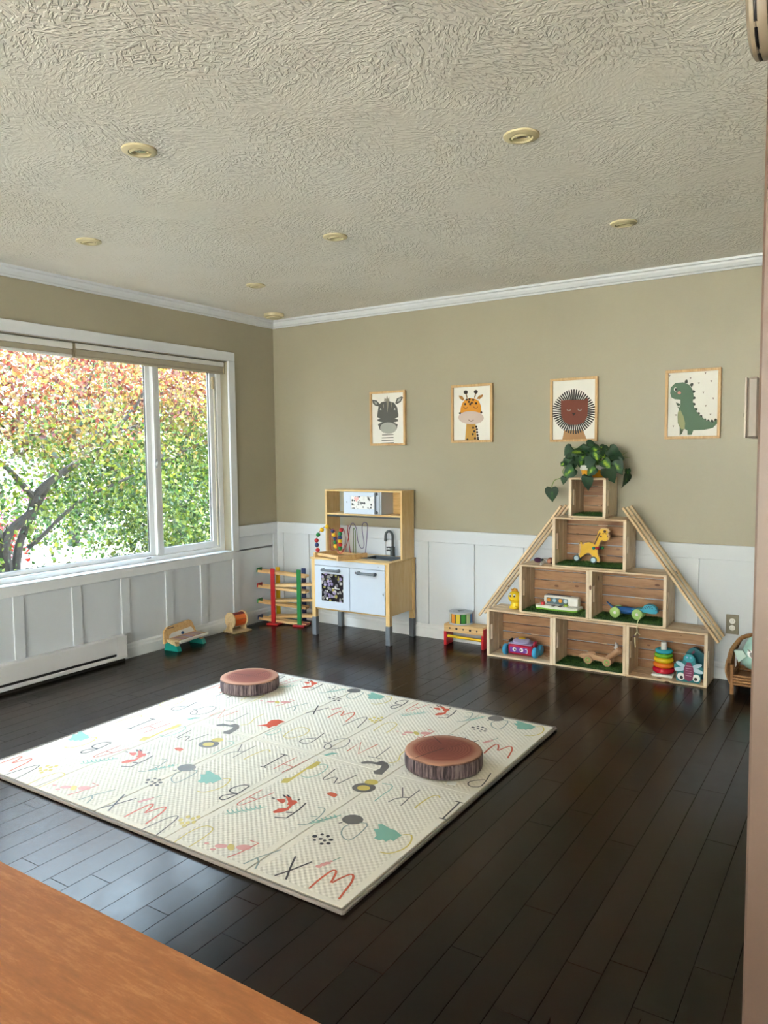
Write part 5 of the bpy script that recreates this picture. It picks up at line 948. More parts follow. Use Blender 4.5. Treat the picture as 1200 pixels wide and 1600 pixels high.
# wooden pull animal with grey cone head
wp = thing('wooden_pull_toy', 'natural wood pull toy animal on green ringed wheels', 'pull toy', (2.770, -0.155, 0.0275))
WALN = wood('natural_beech_toy', '#a47a58', '#b98f6c', '#c9a684', 0, 0.5, False)
body = [(-0.125, 0.040), (-0.10, 0.026), (-0.06, 0.024), (0.0, 0.022), (0.05, 0.020), (0.068, 0.028), (0.074, 0.044), (0.04, 0.050), (0.0, 0.052), (-0.03, 0.060), (-0.055, 0.062), (-0.105, 0.054)]
MB().prism(body, -0.022, 0.022, RX(PI/2)).build('body', WALN, wp, 25)
MB().sphere((-0.045, 0, 0.060), (0.030, 0.018, 0.014)).build('hump', WALN, wp)
MB().cyl((0.050, 0, 0.036), (0.122, 0, 0.096), 0.017, 0.021, 18).build('neck', WALN, wp)
MB().lathe([(0.021, 0), (0.023, 0.006), (0.018, 0.016), (0.006, 0.02)], 20, T(0.122, 0, 0.096) @ RY(0.87)).build('snout', WALN, wp)
MB().cyl((0.108, 0, 0.108), (0.106, 0, 0.150), 0.013, 0.003, 14).build('horn', plain('pearl_grey', '#b9b4b4', 0.3), wp)
q = MB(); q.prism([(0.095, 0.115), (0.122, 0.120), (0.116, 0.142), (0.104, 0.128)], -0.012, 0.012, RX(PI/2)); q.build('ear', plain('pearl_grey', '#b9b4b4', 0.3), wp)
def wheel(parent, x, z, r, yy, m1, m2, name='wheel', w=0.012):
    s = -1 if yy < 0 else 1
    o = MB().lathe([(r*0.85, 0), (r, 0.002), (r, w-0.002), (r*0.85, w)], 28, T(x, yy+(w/2), z) @ RX(PI/2)).build(name, m1, parent)
    MB().torus(r*0.5, r*0.13, 24, 8, T(x, yy+s*(w/2), z) @ RX(PI/2)).build('ring', m2, o)
    MB().lathe([(r*0.22, -0.002), (r*0.2, w+0.004)], 14, T(x, yy+w/2+(0.001), z) @ RX(PI/2)).build('hub', BEECH, o)
LIME = plain('lime_green_paint', '#8fc064', 0.4)
for x in (-0.058, 0.062):
    for yy in (-0.033, 0.033): wheel(wp, x, 0.024, 0.027, yy, WALN, LIME)

# stacking rings
sr = thing('ring_stacker', 'rainbow stacking rings on a white base', 'stacking toy', (3.160, -0.145, 0.0118), 0.05)
MB().box(-0.060, 0.060, -0.060, 0.060, 0, 0.017, 0.005).build('base', WHITEP, sr)
MB().cyl((0, 0, 0.017), (0, 0, 0.200), 0.019, 0.017, 20).build('post', WHITEP, sr)
z = 0.017
for c, R, h in (('#c8102e', 0.063, 0.036), ('#ea7a1e', 0.060, 0.032), ('#e8c41c', 0.057, 0.030), ('#6fae2c', 0.053, 0.028), ('#35a9bf', 0.050, 0.027)):
    MB().torus(R-h/2, h/2, 36, 12, T(0, 0, z+h/2)).build('ring', plain('ring_'+c[1:], c, 0.25), sr, 80); z += h-0.002
# dragonfly book
TEALD = plain('deep_teal_board', '#12757c', 0.4); PALEB = plain('pale_blue_print', '#b4cfdd', 0.4); PLUM = plain('plum_print', '#7a2450', 0.4); TEALL = plain('bright_teal_print', '#2a9aa8', 0.4)
df = thing('dragonfly_toy', 'teal dragonfly shaped board toy with large eyes', 'toy', (3.318, -0.214, 0.0118), 0.0)
Mf = T(0, 0, 0) @ RX(PI/2)
out_ = [(-0.066, 0.0), (0.058, 0.0), (0.066, 0.02), (0.060, 0.05), (0.078, 0.068), (0.078, 0.092), (0.055, 0.112), (0.035, 0.118), (0.034, 0.145), (0.018, 0.165), (-0.012, 0.166), (-0.030, 0.150), (-0.033, 0.118), (-0.062, 0.118), (-0.082, 0.095), (-0.080, 0.075), (-0.064, 0.06), (-0.070, 0.02)]
MB().prism(out_, -0.011, 0.011, Mf).build('board_body', TEALD, df, 20)
def pr(name, poly, m, lift, par=df, dep=0.011): 
    o = MB().prism(poly, dep, dep+lift, Mf).build(name, m, par, 0); return o
el = lambda cx, cy, rx, ry, rot=0, n=20: [(cx+rx*math.cos(a)*math.cos(rot)-ry*math.sin(a)*math.sin(rot), cy+rx*math.cos(a)*math.sin(rot)+ry*math.sin(a)*math.cos(rot)) for a in [2*PI*k/n for k in range(n)]]
for s in (-1, 1):
    pr('upper_wing', el(s*0.044, 0.100, 0.030, 0.012, s*0.45), PALEB, 0.0008); pr('lower_wing', el(s*0.050, 0.072, 0.030, 0.012, -s*0.2), PALEB, 0.0008)
    e = pr('eye', el(s*0.042, 0.030, 0.021, 0.022), EYE, 0.0010); MB().prism(el(s*0.042-s*0.003, 0.024, 0.009, 0.010), 0.0121, 0.0126, Mf).build('pupil', PUP, e, 0)
pr('head_print', el(0.0, 0.140, 0.026, 0.024), TEALL, 0.0006)
pr('body_print', [(-0.010, 0.118), (0.010, 0.118), (0.026, 0.085), (0.028, 0.055), (0.022, 0.015), (0.0, 0.006), (-0.022, 0.015), (-0.028, 0.055), (-0.026, 0.085)], PLUM, 0.0012)
for k in range(5): MB().box(-0.016, 0.016, -0.01285, -0.0122, 0.038+k*0.014, 0.041+k*0.014).build('body_stripe', plain('pink_stripe', '#c98aa6', 0.4), df, 0)
for s in (-1, 1): MB().prism(el(s*0.010, 0.146, 0.006, 0.005), 0.0116, 0.0121, Mf).build('face_eye', plain('lilac_eye', '#8fb0d8', 0.4), df, 0)
# second teal toy behind it
wh = thing('whale_toy', 'dark teal board toy with a pink stripe behind the dragonfly', 'toy', (3.345, -0.115, 0.0118))
Mw = RX(PI/2)
MB().prism([(-0.062, 0.0), (0.048, 0.0), (0.050, 0.125), (0.038, 0.150), (0.0, 0.178), (-0.022, 0.184), (-0.045, 0.172), (-0.062, 0.150), (-0.058, 0.10)], -0.014, 0.014, Mw).build('board_body', plain('dark_teal', '#0d5a66', 0.4), wh, 20)
MB().prism([(-0.052, 0.118), (-0.040, 0.118), (-0.012, 0.160), (-0.020, 0.168)], 0.014, 0.0148, Mw).build('pink_stripe', plain('rose_print', '#b5607a', 0.4), wh, 0)

# white toy piano in second row
kp = thing('pop_up_toy', 'white and green toy piano with coloured buttons', 'toy piano', (2.505, -0.135, 0.343), -0.03)
MB().prism([(-0.135, -0.060), (-0.145, -0.035), (-0.135, 0.045), (0.125, 0.050), (0.140, 0.035), (0.135, -0.045), (0.110, -0.062), (0.0, -0.070)], 0, 0.010).build('green_base', plain('apple_green', '#7fb83a', 0.35), kp, 30)
MB().prism([(-0.138, -0.060), (-0.147, -0.035), (-0.137, 0.046), (0.127, 0.052), (0.142, 0.036), (0.137, -0.046), (0.112, -0.063), (0.0, -0.072)], 0.010, 0.024).build('white_deck', WHITEP, kp, 30)
MB().box(-0.105, 0.125, -0.008, 0.045, 0.024, 0.084, 0.006).build('console', WHITEP, kp)
MB().box(-0.085, 0.060, -0.0092, -0.0078, 0.030, 0.070).build('screen_panel', plain('slate_print', '#4c6470', 0.4), kp, 0)
for x, c in ((-0.068, '#d98a2c'), (-0.030, '#9fc4d8'), (0.010, '#d9902c'), (0.044, '#b8cdd6')): MB().lathe([(0.014, 0), (0.012, 0.004)], 20, T(x, -0.009, 0.055) @ RX(PI/2)).build('button', plain('btn_'+c[1:], c, 0.3), kp)
for x, c, r_ in ((-0.100, '#c8202c', 0.013), (0.055, '#9ab83c', 0.014)): MB().lathe([(r_, 0.024), (r_, 0.036), (r_*0.8, 0.042)], 20, T(x, -0.030, 0)).build('knob', plain('knob_'+c[1:], c, 0.3), kp)
for k in range(7): MB().box(-0.075+k*0.022, -0.055+k*0.022, -0.062, -0.018, 0.0242, 0.0285, 0.001).build('key', WHITEP if k not in (2, 4) else plain('brown_key', '#5a4a48', 0.4), kp, 20)
MB().box(-0.095, 0.070, 0.008, 0.040, 0.0842, 0.0865, 0.001).build('top_panel', plain('navy_panel', '#39405a', 0.3), kp)

# yellow figure beside the second row
yf_ = thing('yellow_figure', 'smiling yellow plastic figure with an orange tuft', 'toy figure', (2.205, -0.150, 0.3165))
YP = plain('glossy_yellow', '#ecc81c', 0.3); OP = plain('golden_orange', '#d9981c', 0.4)
MB().sphere((0, 0, 0.078), (0.048, 0.042, 0.042), 20, 14).build('head', YP, yf_, 80)
MB().lathe([(0.030, 0), (0.034, 0.006), (0.030, 0.030), (0.024, 0.05)], 24).build('body', YP, yf_, 60)
for s in (-1, 1): MB().sphere((s*0.018, -0.022, 0.012), (0.014, 0.018, 0.012)).build('foot', YP, yf_, 80)
q = MB()
for k in range(5): q.cyl((-0.016+k*0.007, 0, 0.110), (-0.024+k*0.010, -0.004, 0.140-abs(k-2)*0.004), 0.009, 0.003, 10)
q.build('tuft', OP, yf_, 60)
for s in (-1, 1):
    e = MB().sphere((s*0.014-0.006, -0.034, 0.092), (0.0105, 0.006, 0.013)).build('eye', EYE, yf_, 80); MB().sphere((s*0.014-0.005, -0.0395, 0.090), (0.005, 0.003, 0.007)).build('pupil', PUP, e, 80)
q = MB(); q.tube([(-0.022+0.044*u-0.004, -0.0405+0.010*(2*u-1)**2, 0.071-0.012*(1-(2*u-1)**2)) for u in np.linspace(0, 1, 9)], 0.0018, 6); q.build('smile', OP, yf_)

# small doll lying on the second row
dl = thing('small_doll', 'small purple and white doll lying on the second crate row', 'doll', (2.395, -0.150, 0.6335), -0.25)
MB().sphere((0.052, 0.02, 0.022), (0.024, 0.022, 0.020)).build('head', plain('brown_hair', '#5a2f22', 0.6), dl, 80)
MB().sphere((0.050, 0.004, 0.020), (0.017, 0.014, 0.015)).build('face', plain('doll_skin', '#b9826a', 0.6), dl, 80)
MB().sphere((0.010, 0.01, 0.018), (0.032, 0.020, 0.016)).build('torso', plain('black_white_cloth', '#c9c4c2', 0.8), dl, 80)
q = MB(); q.tube([(0.005, 0.0, 0.022), (0.005, -0.022, 0.026)], 0.009, 8); q.build('black_bow', BLACK, dl)
MB().sphere((-0.045, 0.012, 0.017), (0.030, 0.020, 0.016)).build('purple_legs', plain('aubergine_cloth', '#4a1a44', 0.8), dl, 80)
q = MB(); q.tube([(0.018, -0.01, 0.016), (0.032, -0.055, 0.009), (0.045, -0.085, 0.007)], [0.009, 0.010, 0.006], 8); q.build('white_arm', WHITEP, dl)

# giraffe on wheels
gf = thing('giraffe_toy', 'yellow wooden giraffe on wheels', 'giraffe toy', (2.705, -0.125, 0.6600), -0.05)
Mg = RX(PI/2)
gout = [(-0.075, 0.018), (-0.060, 0.030), (-0.030, 0.052), (-0.010, 0.058), (0.010, 0.040), (0.028, 0.010), (0.056, 0.004), (0.062, 0.020), (0.046, 0.060), (0.048, 0.090), (0.060, 0.128), (0.075, 0.148), (0.098, 0.140), (0.118, 0.150), (0.122, 0.172), (0.112, 0.190), (0.124, 0.204), (0.112, 0.218), (0.092, 0.222), (0.068, 0.220), (0.052, 0.205), (0.044, 0.175), (0.018, 0.120), (-0.010, 0.128), (-0.036, 0.124), (-0.058, 0.106), (-0.068, 0.128), (-0.080, 0.126), (-0.072, 0.098), (-0.074, 0.06), (-0.084, 0.03)]
gcx = sum(p[0] for p in gout)/len(gout); gcz = sum(p[1] for p in gout)/len(gout)
MB().prism(gout, -0.010, 0.010, Mg).build('wood_body', BEECH, gf, 20)
inner = [(gcx+(x-gcx)*0.90+0.000, gcz+(z_-gcz)*0.93) for x, z_ in gout]
MB().prism(inner, 0.010, 0.0108, Mg).build('yellow_paint', plain('giraffe_yellow', '#e3b421', 0.4), gf, 0)
q = MB()
for cx_, cz_, r_ in ((0.090, 0.200, 0.009), (0.066, 0.168, 0.006), (0.080, 0.186, 0.004), (0.098, 0.186, 0.003), (-0.072, 0.118, 0.005), (0.108, 0.170, 0.003)): q.prism(el(cx_, cz_, r_, r_, 0, 10), 0.0108, 0.0113, Mg)
q.prism([(0.020, 0.118), (0.029, 0.114), (0.064, 0.190), (0.056, 0.192)], 0.0108, 0.0113, Mg); q.build('dark_spots', plain('giraffe_brown', '#4a2416', 0.5), gf, 0)['kind'] = 'stuff'
MB().cyl((0.020, -0.016, 0.092), (0.085, -0.016, 0.098), 0.002).build('bead_rod', BEECH, gf)
for x, m_ in ((0.022, TEAL), (0.042, RED), (0.054, RED), (0.066, BLUE), (0.079, GREEN)): MB().sphere((x, -0.016, 0.092+(x-0.02)*0.092), 0.010, 12, 8).build('bead', m_, gf, 80)
for x, z_ in ((-0.088, 0.022), (0.022, 0.018)):
    for yy in (-0.017, 0.017):
        o = MB().lathe([(0.019, 0), (0.021, 0.002), (0.021, 0.007), (0.018, 0.009)], 24, T(x, yy+0.0045, z_) @ RX(PI/2)).build('wheel', plain('dark_teal_wheel', '#46606a', 0.4), gf)
        MB().lathe([(0.0145, -0.001), (0.0145, 0.0105)], 20, T(x, yy+0.0045, z_) @ RX(PI/2)).build('hub', PALEB, o)

# blue dog with string
dg = thing('dog_pull_toy', 'blue wooden dog pull toy with green wheels and string', 'pull toy', (2.945, -0.165, 0.3425))
DB = plain('deep_blue_paint', '#1a5aa0', 0.4); DC = plain('cyan_paint', '#2aa0bd', 0.4); PGREEN = plain('pale_green_paint', '#9cbf6c', 0.4)
MB().box(-0.080, 0.075, -0.026, 0.026, 0.022, 0.062, 0.016).build('body', DB, dg)
MB().cyl((-0.085, 0, 0.05), (-0.125, 0, 0.085), 0.008, 0.004).build('tail', DB, dg)
MB().prism([(0.040, 0.030), (0.075, 0.036), (0.100, 0.044), (0.150, 0.040), (0.176, 0.042), (0.184, 0.056), (0.172, 0.078), (0.150, 0.092), (0.125, 0.094), (0.105, 0.086), (0.092, 0.066), (0.055, 0.062), (0.030, 0.058)], -0.020, 0.020, Mg).build('head', DC, dg, 30)
q = MB()
for k in range(9): q.prism(el(0.100+k*0.0065, 0.066+k*0.0035-0.0003*k*k+(k % 2)*0.008, 0.0042, 0.0028, 0.5, 8), 0.020, 0.0206, Mg)
q.prism(el(0.174, 0.064, 0.003, 0.003, 0, 8), 0.020, 0.0206, Mg); q.build('dark_spots', plain('navy_spots', '#14324a', 0.5), dg, 0)['kind'] = 'stuff'
for x in (-0.062, 0.070):
    for yy in (-0.040, 0.040): 
        o = MB().lathe([(0.029, 0), (0.032, 0.002), (0.032, 0.011), (0.029, 0.013)], 28, T(x, yy+0.0065, 0.032) @ RX(PI/2)).build('wheel', PGREEN, dg)
        MB().lathe([(0.009, -0.003), (0.009, 0.016)], 16, T(x, yy+0.0065, 0.032) @ RX(PI/2)).build('hub', WHITEP, o)
STR = plain('cream_string', '#ece6bc', 0.8)
sp = spline([(0.092, -0.030, 0.026), (0.092, -0.075, 0.012), (0.086, -0.089, -0.004), (0.084, -0.092, -0.04), (0.086, -0.092, -0.062), (0.072, -0.092, -0.085), (0.072, -0.092, -0.11), (0.077, -0.092, -0.155)], 6)
MB().tube(sp, 0.0028, 6).build('string', STR, dg); MB().tube(spline([(0.086, -0.092, -0.060), (0.094, -0.093, -0.072), (0.104, -0.093, -0.076)], 4), 0.0024, 6).build('string_tail', STR, dg)
MB().sphere((0.069, -0.094, -0.090), (0.0085, 0.006, 0.006)).build('string_bead', plain('dark_bead', '#3a1a1a', 0.4), dg, 80)

# ================================================================ POTTED PLANT
ptd = thing('potted_plant', 'trailing philodendron in a yellow pot on the top crate', 'plant', (2.717, -0.135, 1.195))
MB().lathe([(0.062, 0), (0.066, 0.003), (0.078, 0.050), (0.074, 0.050)], 36).build('pot', plain('yellow_glazed_pot', '#d9961c', 0.3), ptd)
MB().lathe([(0.0765, 0.046), (0.081, 0.048), (0.083, 0.075), (0.074, 0.076), (0.072, 0.06)], 36).build('pot_rim', plain('pale_pot_rim', '#c9c8c4', 0.35), ptd)
MB().lathe([(0.0715, 0.060), (0.07, 0.066), (0.01, 0.068)], 28).build('soil', plain('dark_soil', '#2a1d14', 0.9), ptd)
def leaf_mat():
    m, nt, b = nodes('philodendron_leaf')
    tc = nt.nodes.new('ShaderNodeTexCoord'); mp = nt.nodes.new('ShaderNodeMapping'); mp.inputs['Scale'].default_value = (3.2, 1.2, 0); mp.inputs['Location'].default_value = (0, -0.55, 0)
    nt.links.new(tc.outputs['Object'], mp.inputs[0]); ln = nt.nodes.new('ShaderNodeVectorMath'); ln.operation = 'LENGTH'; nt.links.new(mp.outputs[0], ln.inputs[0])
    oi = nt.nodes.new('ShaderNodeObjectInfo'); n = noise(nt, coords(nt, (1, 1, 1), True), 6, 3)
    t = math_(nt, 'ADD', math_(nt, 'ADD', ln.outputs['Value'], math_(nt, 'MULTIPLY', math_(nt, 'SUBTRACT', n, 0.5), 1.0)), math_(nt, 'MULTIPLY', math_(nt, 'SUBTRACT', oi.outputs['Random'], 0.25), 1.3))
    nt.links.new(ramp(nt, t, [(0.12, '#a3bd3c'), (0.40, '#4f7f24'), (0.62, '#265226'), (1.0, '#173a1e')]), b.inputs['Base Color']); b.inputs['Roughness'].default_value = 0.5
    return m
LEAF = leaf_mat()
def heart_leaf(curl):
    L = []; n = 9
    prof = [(0.0, 0.0), (0.30, -0.10), (0.47, 0.06), (0.50, 0.26), (0.42, 0.50), (0.25, 0.76), (0.10, 0.93), (0.0, 1.08)]
    vs = []; fs = []
    for i, (w, y) in enumerate(prof):
        yc = max(y, 0.0) if i else 0.03; bend = -curl*yc*yc
        vs += [(0, yc if i < len(prof)-1 else y, bend), (w*0.55, (y+yc)/2, bend+w*0.16), (w, y, bend+w*0.20-0.03), (-w*0.55, (y+yc)/2, bend+w*0.16), (-w, y, bend+w*0.20-0.03)]
    for i in range(len(prof)-1):
        a, b = i*5, (i+1)*5
        fs += [(a, a+1, b+1, b), (a+1, a+2, b+2, b+1), (a, b, b+3, a+3), (a+3, b+3, b+4, a+4)]
    me = bpy.data.meshes.new('leaf'); me.from_pydata(vs, [], fs)
    bm = bmesh.new(); bm.from_mesh(me); bmesh.ops.remove_doubles(bm, verts=bm.verts, dist=1e-4); bm.to_mesh(me); bm.free()
    me.polygons.foreach_set('use_smooth', [True]*len(me.polygons)); me.materials.append(LEAF); return me
LV = [heart_leaf(c) for c in (0.10, 0.28, 0.5)]
STEM = plain('plant_stem', '#5f7a34', 0.5)
def put_leaf(base, tipdir, nrm, size, v):
    y = Vector(tipdir).normalized(); zz = Vector(nrm); zz = (zz-y*zz.dot(y)).normalized(); x = y.cross(zz)
    M = Matrix(((x.x, y.x, zz.x, base[0]), (x.y, y.y, zz.y, base[1]), (x.z, y.z, zz.z, base[2]), (0, 0, 0, 1)))
    o = link('leaf', LV[v], ptd); o.matrix_local = M @ Matrix.Scale(size, 4)
CAMD = Vector((0.27, -0.87, 0.2))
stems = MB()
pr_ = random.Random(21)
for k in range(30):                                      # leaves filling the crown behind the front ones
    a = pr_.uniform(0, 2*PI); R_ = 0.02+0.11*math.sqrt(pr_.random()); hx_ = R_*math.cos(a)*1.1; hy_ = min(0.045, R_*math.sin(a)*0.6)
    hz = 0.170*(1-(R_/0.20)**2)+pr_.uniform(-0.02, 0.02)+0.02
    base = Vector((hx_, hy_, max(hz, 0.075)))
    outd = Vector((math.cos(a), min(0.25, math.sin(a)*0.6), pr_.uniform(-0.9, 0.1))); nr = Vector((pr_.uniform(-.5, .7), -0.5-pr_.random()*0.5, 0.7))
    put_leaf(base, outd, nr, pr_.uniform(0.05, 0.075), k % 3)
    stems.tube([(hx_*0.15, hy_*0.15, 0.066), (hx_*0.5, hy_*0.5, 0.07+hz*0.55), tuple(base)], 0.0018, 5)
# the leaves in front: base and tip (across, up) in cm from the pot's foot, depth towards the room in cm
front = [(-7.1, 16, 2.6, 16.6, 1), (-9.3, 16.5, -9.9, 9.6, 4), (-12.7, 18.6, -18.9, 13.6, 3), (-11.6, 13.8, -20.1, 8, 4), (-9.9, 5.6, -19.0, 0.4, 6), (-9.9, 10.6, -11, 5.6, 5), (-5.9, 13.3, -4.8, 5.6, 7),
 (2.6, 12.2, -3.7, 5.8, 9.5), (4.8, 6.4, -2.4, 1.6, 10.5), (0.9, 1.1, -0.9, -8.2, 12.6), (9.9, 5.9, 15.4, -3.2, 6), (3.1, 16, 5.4, 9.6, 7), (6.5, 16.5, 10.4, 11.7, 5), (10.4, 17.6, 17.7, 12.8, 3), (13.2, 10.6, 18.9, 1.6, 3), (12.1, 14.4, 20, 11.2, 2),
 (-2.5, 19.2, -4.8, 12.8, 4), (0.3, 18.6, 6.5, 13.8, 4), (-16.6, 0.2, -17.8, -4.6, 5), (7.6, 10.6, 13.2, 5.4, 6), (-13.8, 11.7, -14.9, 4.4, 6), (-17.7, 9.1, -20.6, 6.4, 3), (-4, 20.5, 3.2, 19.4, 2)]
for bx, bz_, tx, tz, dp in front:
    L_ = math.hypot(tx-bx, tz-bz_)/100
    base = Vector((bx/100, -dp/100, bz_/100)); d_ = Vector((tx-bx, pr_.uniform(-2, 0.5), tz-bz_))
    put_leaf(base, d_, CAMD+Vector((pr_.uniform(-.45, .45), 0, pr_.uniform(-.1, .6))), L_/1.08, pr_.randrange(3))
    stems.tube([(bx/500, -dp/500, 0.066), (bx/180, -dp/150, 0.05+max(bz_, 5)/150), tuple(base)], 0.0018, 5)
vine = spline([(-0.05, -0.03, 0.07), (-0.14, -0.03, 0.095), (-0.185, -0.03, 0.04), (-0.17, -0.03, 0.0), (-0.19, -0.035, -0.005), (-0.235, -0.04, -0.020), (-0.252, -0.04, -0.055), (-0.254, -0.042, -0.072)], 6)
stems.tube(vine, 0.0026, 6); put_leaf((-0.254, -0.042, -0.066), (0.03, 0.05, -1), (0.2, -1, 0.1), 0.088, 0)
vine = spline([(0.08, -0.02, 0.07), (0.15, -0.02, 0.085), (0.19, -0.02, 0.055), (0.215, -0.02, 0.040)], 6)
stems.tube(vine, 0.002, 6); put_leaf((0.215, -0.02, 0.052), (0.1, -0.1, -1), (0.8, -0.6, 0.1), 0.045, 1); put_leaf((0.213, -0.02, 0.02), (0.05, 0, -1), (0.9, -0.4, 0), 0.075, 2)
stems.tube([(0.14, 0.0, 0.13), (0.19, 0.0, 0.125), (0.225, 0.0, 0.118)], 0.0015, 5); stems.tube([(0.16, 0.0, 0.13), (0.205, 0.0, 0.155)], 0.0012, 5)
stems.build('stems', STEM, ptd)

# ================================================================ RATTAN SEAT WITH PLUSH
RAT = wood('rattan', '#6f4a2c', '#9a6c42', '#b58a5c', 2, 0.5, False, 2.0)
rc = thing('rattan_doll_chair', 'small brown rattan seat behind the rosy wall end', 'rattan seat', (3.70, -0.165, 0))
for x in (-0.142, 0.142):
    for y in (-0.120, 0.105): MB().cyl((x, y, 0), (x, y, 0.165), 0.0105, 0.0095, 12).build('leg', RAT, rc)
for k, z_ in enumerate((0.058, 0.074, 0.090, 0.106)):
    for y in (-0.122, 0.107): MB().cyl((-0.145, y, z_), (0.145, y, z_), 0.0072, None, 10).build('rail', RAT, rc)
    for x in (-0.144, 0.144): MB().cyl((x, -0.12, z_), (x, 0.105, z_), 0.0072, None, 10).build('rail', RAT, rc)
MB().box(-0.135, 0.135, -0.112, 0.098, 0.070, 0.078).build('seat', RAT, rc, 0)
for s in (-1, 1):
    for k in range(11):
        u = k/10; y0 = -0.118+u*0.20
        P = [(s*0.150, y0, 0.055), (s*(0.175-0.01*u), y0+0.005, 0.12), (s*(0.168-0.01*u), y0+0.01, 0.19+0.03*math.sin(PI*u)), (s*(0.150-0.035*u), y0*0.6+0.03, 0.235+0.055*u)]
        MB().tube(spline(P, 4), 0.0058, 6).build('strand', RAT, rc)
    MB().tube(spline([(s*0.162, -0.11, 0.175), (s*0.158, -0.06, 0.225), (s*0.140, 0.0, 0.262), (s*0.115, 0.05, 0.288), (s*0.06, 0.09, 0.30), (0, 0.10, 0.302)], 6), 0.012, 10).build('arm_rim', RAT, rc)
MINT = plain('mint_fleece', '#a9cfc6', 0.95, 0, 0.12)
pu = thing('plush_cushion', 'mint plush cushion with a printed eye on the rattan seat', 'cushion', (3.705, -0.175, 0.107))
pq = MB(); 
def puff(mb, rx, ry, rz, M, n=28, m=16, p=0.55):
    vs = []; fs = []
    f = lambda v: math.copysign(abs(v)**p, v)
    for i in range(m+1):
        t = -PI/2+PI*i/m
        for k in range(n):
            a = 2*PI*k/n; vs.append((rx*math.cos(t)*f(math.cos(a)), ry*math.sin(t), rz*math.cos(t)*f(math.sin(a))))
    for i in range(m):
        for k in range(n): fs.append((i*n+k, i*n+(k+1) % n, (i+1)*n+(k+1) % n, (i+1)*n+k))
    mb.add(vs, fs, M)
puff(pq, 0.115, 0.062, 0.098, T(0.0, 0.0, 0.098) @ RX(-0.25) @ RY(0.35)); pq.build('body', MINT, pu, 80)
MB().prism([(-0.150, 0.125), (-0.105, 0.130), (-0.085, 0.100), (-0.125, 0.060)], -0.016, 0.016, T(0, -0.035, 0) @ RX(PI/2)).build('corner_ear', plain('pale_mint_fleece', '#c6ddd6', 0.95, 0, 0.1), pu, 60)
Mp = T(-0.062, -0.0625, 0.118) @ RX(-0.25)
MB().prism(el(0, 0, 0.016, 0.024, 0.5), 0, 0.002, Mp @ RX(PI/2)).build('eye_white', EYE, pu, 0); MB().prism(el(0.006, -0.006, 0.009, 0.016, 0.5), 0.002, 0.003, Mp @ RX(PI/2)).build('pupil', PUP, pu, 0)
MB().prism(el(-0.008, 0.018, 0.012, 0.004, -0.7), 0.002, 0.003, Mp @ RX(PI/2)).build('eyelid', PUP, pu, 0)

# ================================================================ FRAMED PICTURES
PAPER = plain('white_paper', '#e6e4de', 0.6, 0, 0.01)
def picture(key, x0, x1, z0, z1, lab):
    t = thing('framed_picture', lab, 'picture', ((x0+x1)/2, -0.001, (z0+z1)/2), 0, 'framed animal pictures on the back wall')
    w, h, fw = x1-x0, z1-z0, 0.016
    for nm, a in (('frame_rail', (-w/2, w/2, h/2-fw, h/2)), ('frame_rail', (-w/2, w/2, -h/2, -h/2+fw)), ('frame_stile', (-w/2, -w/2+fw, -h/2+fw, h/2-fw)), ('frame_stile', (w/2-fw, w/2, -h/2+fw, h/2-fw))):
        MB().box(a[0], a[1], -0.024, 0, a[2], a[3], 0.0015).build(nm, FRAMEWOOD, t, 20)
    MB().box(-w/2+fw, w/2-fw, -0.010, -0.004, -h/2+fw, h/2-fw).build('paper', PAPER, t, 0)
    iw, ih = w-2*fw, h-2*fw
    for i, (nm, c, pls) in enumerate(ART[key]):
        mb = MB(); y = -0.0104-0.0003*i
        for pl in pls: mb.add([(-iw/2+u*iw, y, -ih/2+v*ih) for u, v in pl], [tuple(range(len(pl)))])
        mb.build('printed_'+nm, plain('art_'+c[1:], c, 0.6, 0, 0.02), t, 0)
picture('zebra', 0.966, 1.279, 1.416, 1.820, 'framed picture of a grey zebra head')
picture('giraffe', 1.660, 1.978, 1.427, 1.829, 'framed picture of a giraffe with closed eyes')
picture('lion', 2.390, 2.703, 1.420, 1.829, 'framed picture of a brown lion with black mane rays')
picture('dinosaur', 3.113, 3.423, 1.424, 1.834, 'framed picture of a green dinosaur with spikes')

# ================================================================ TABLE in the foreground
def table_mat():
    m, nt, b = nodes('orange_wood_tabletop')
    g = noise(nt, coords(nt, (2.0, 22, 4), False, (0, 0, 0.16)), 1.8, 7, 0.66, 1.0)
    f2 = noise(nt, coords(nt, (36, 150, 26), False, (0, 0, 0.16)), 1.0, 4, 0.7)
    f3 = noise(nt, coords(nt, (5, 60, 26), False, (0, 0, 0.16)), 1.0, 4, 0.6)
    t = math_(nt, 'ADD', math_(nt, 'MULTIPLY', g, 0.2), math_(nt, 'ADD', math_(nt, 'MULTIPLY', f2, 0.4), math_(nt, 'MULTIPLY', f3, 0.4)))
    nt.links.new(ramp(nt, t, [(0.38, '#a2673c'), (0.5, '#b27142'), (0.62, '#c88a5a')]), b.inputs['Base Color'])
    b.inputs['Roughness'].default_value = 0.5; return m
TBL = table_mat()
tb = thing('wooden_table', 'orange brown wooden table in the lower left foreground', 'table', (3.05, -4.70, 0))
MB().box(-0.95, 0.95, -0.505, 0.505, 0.722, 0.750, 0.002).build('tabletop', TBL, tb, 20)
MB().box(-0.85, 0.85, -0.42, 0.42, 0.64, 0.722).build('apron', TBL, tb, 0)
for sx in (-1, 1):
    for sy in (-1, 1): MB().box(sx*0.82-0.03, sx*0.82+0.03, sy*0.40-0.03, sy*0.40+0.03, 0, 0.64, 0.004).build('leg', TBL, tb, 20)

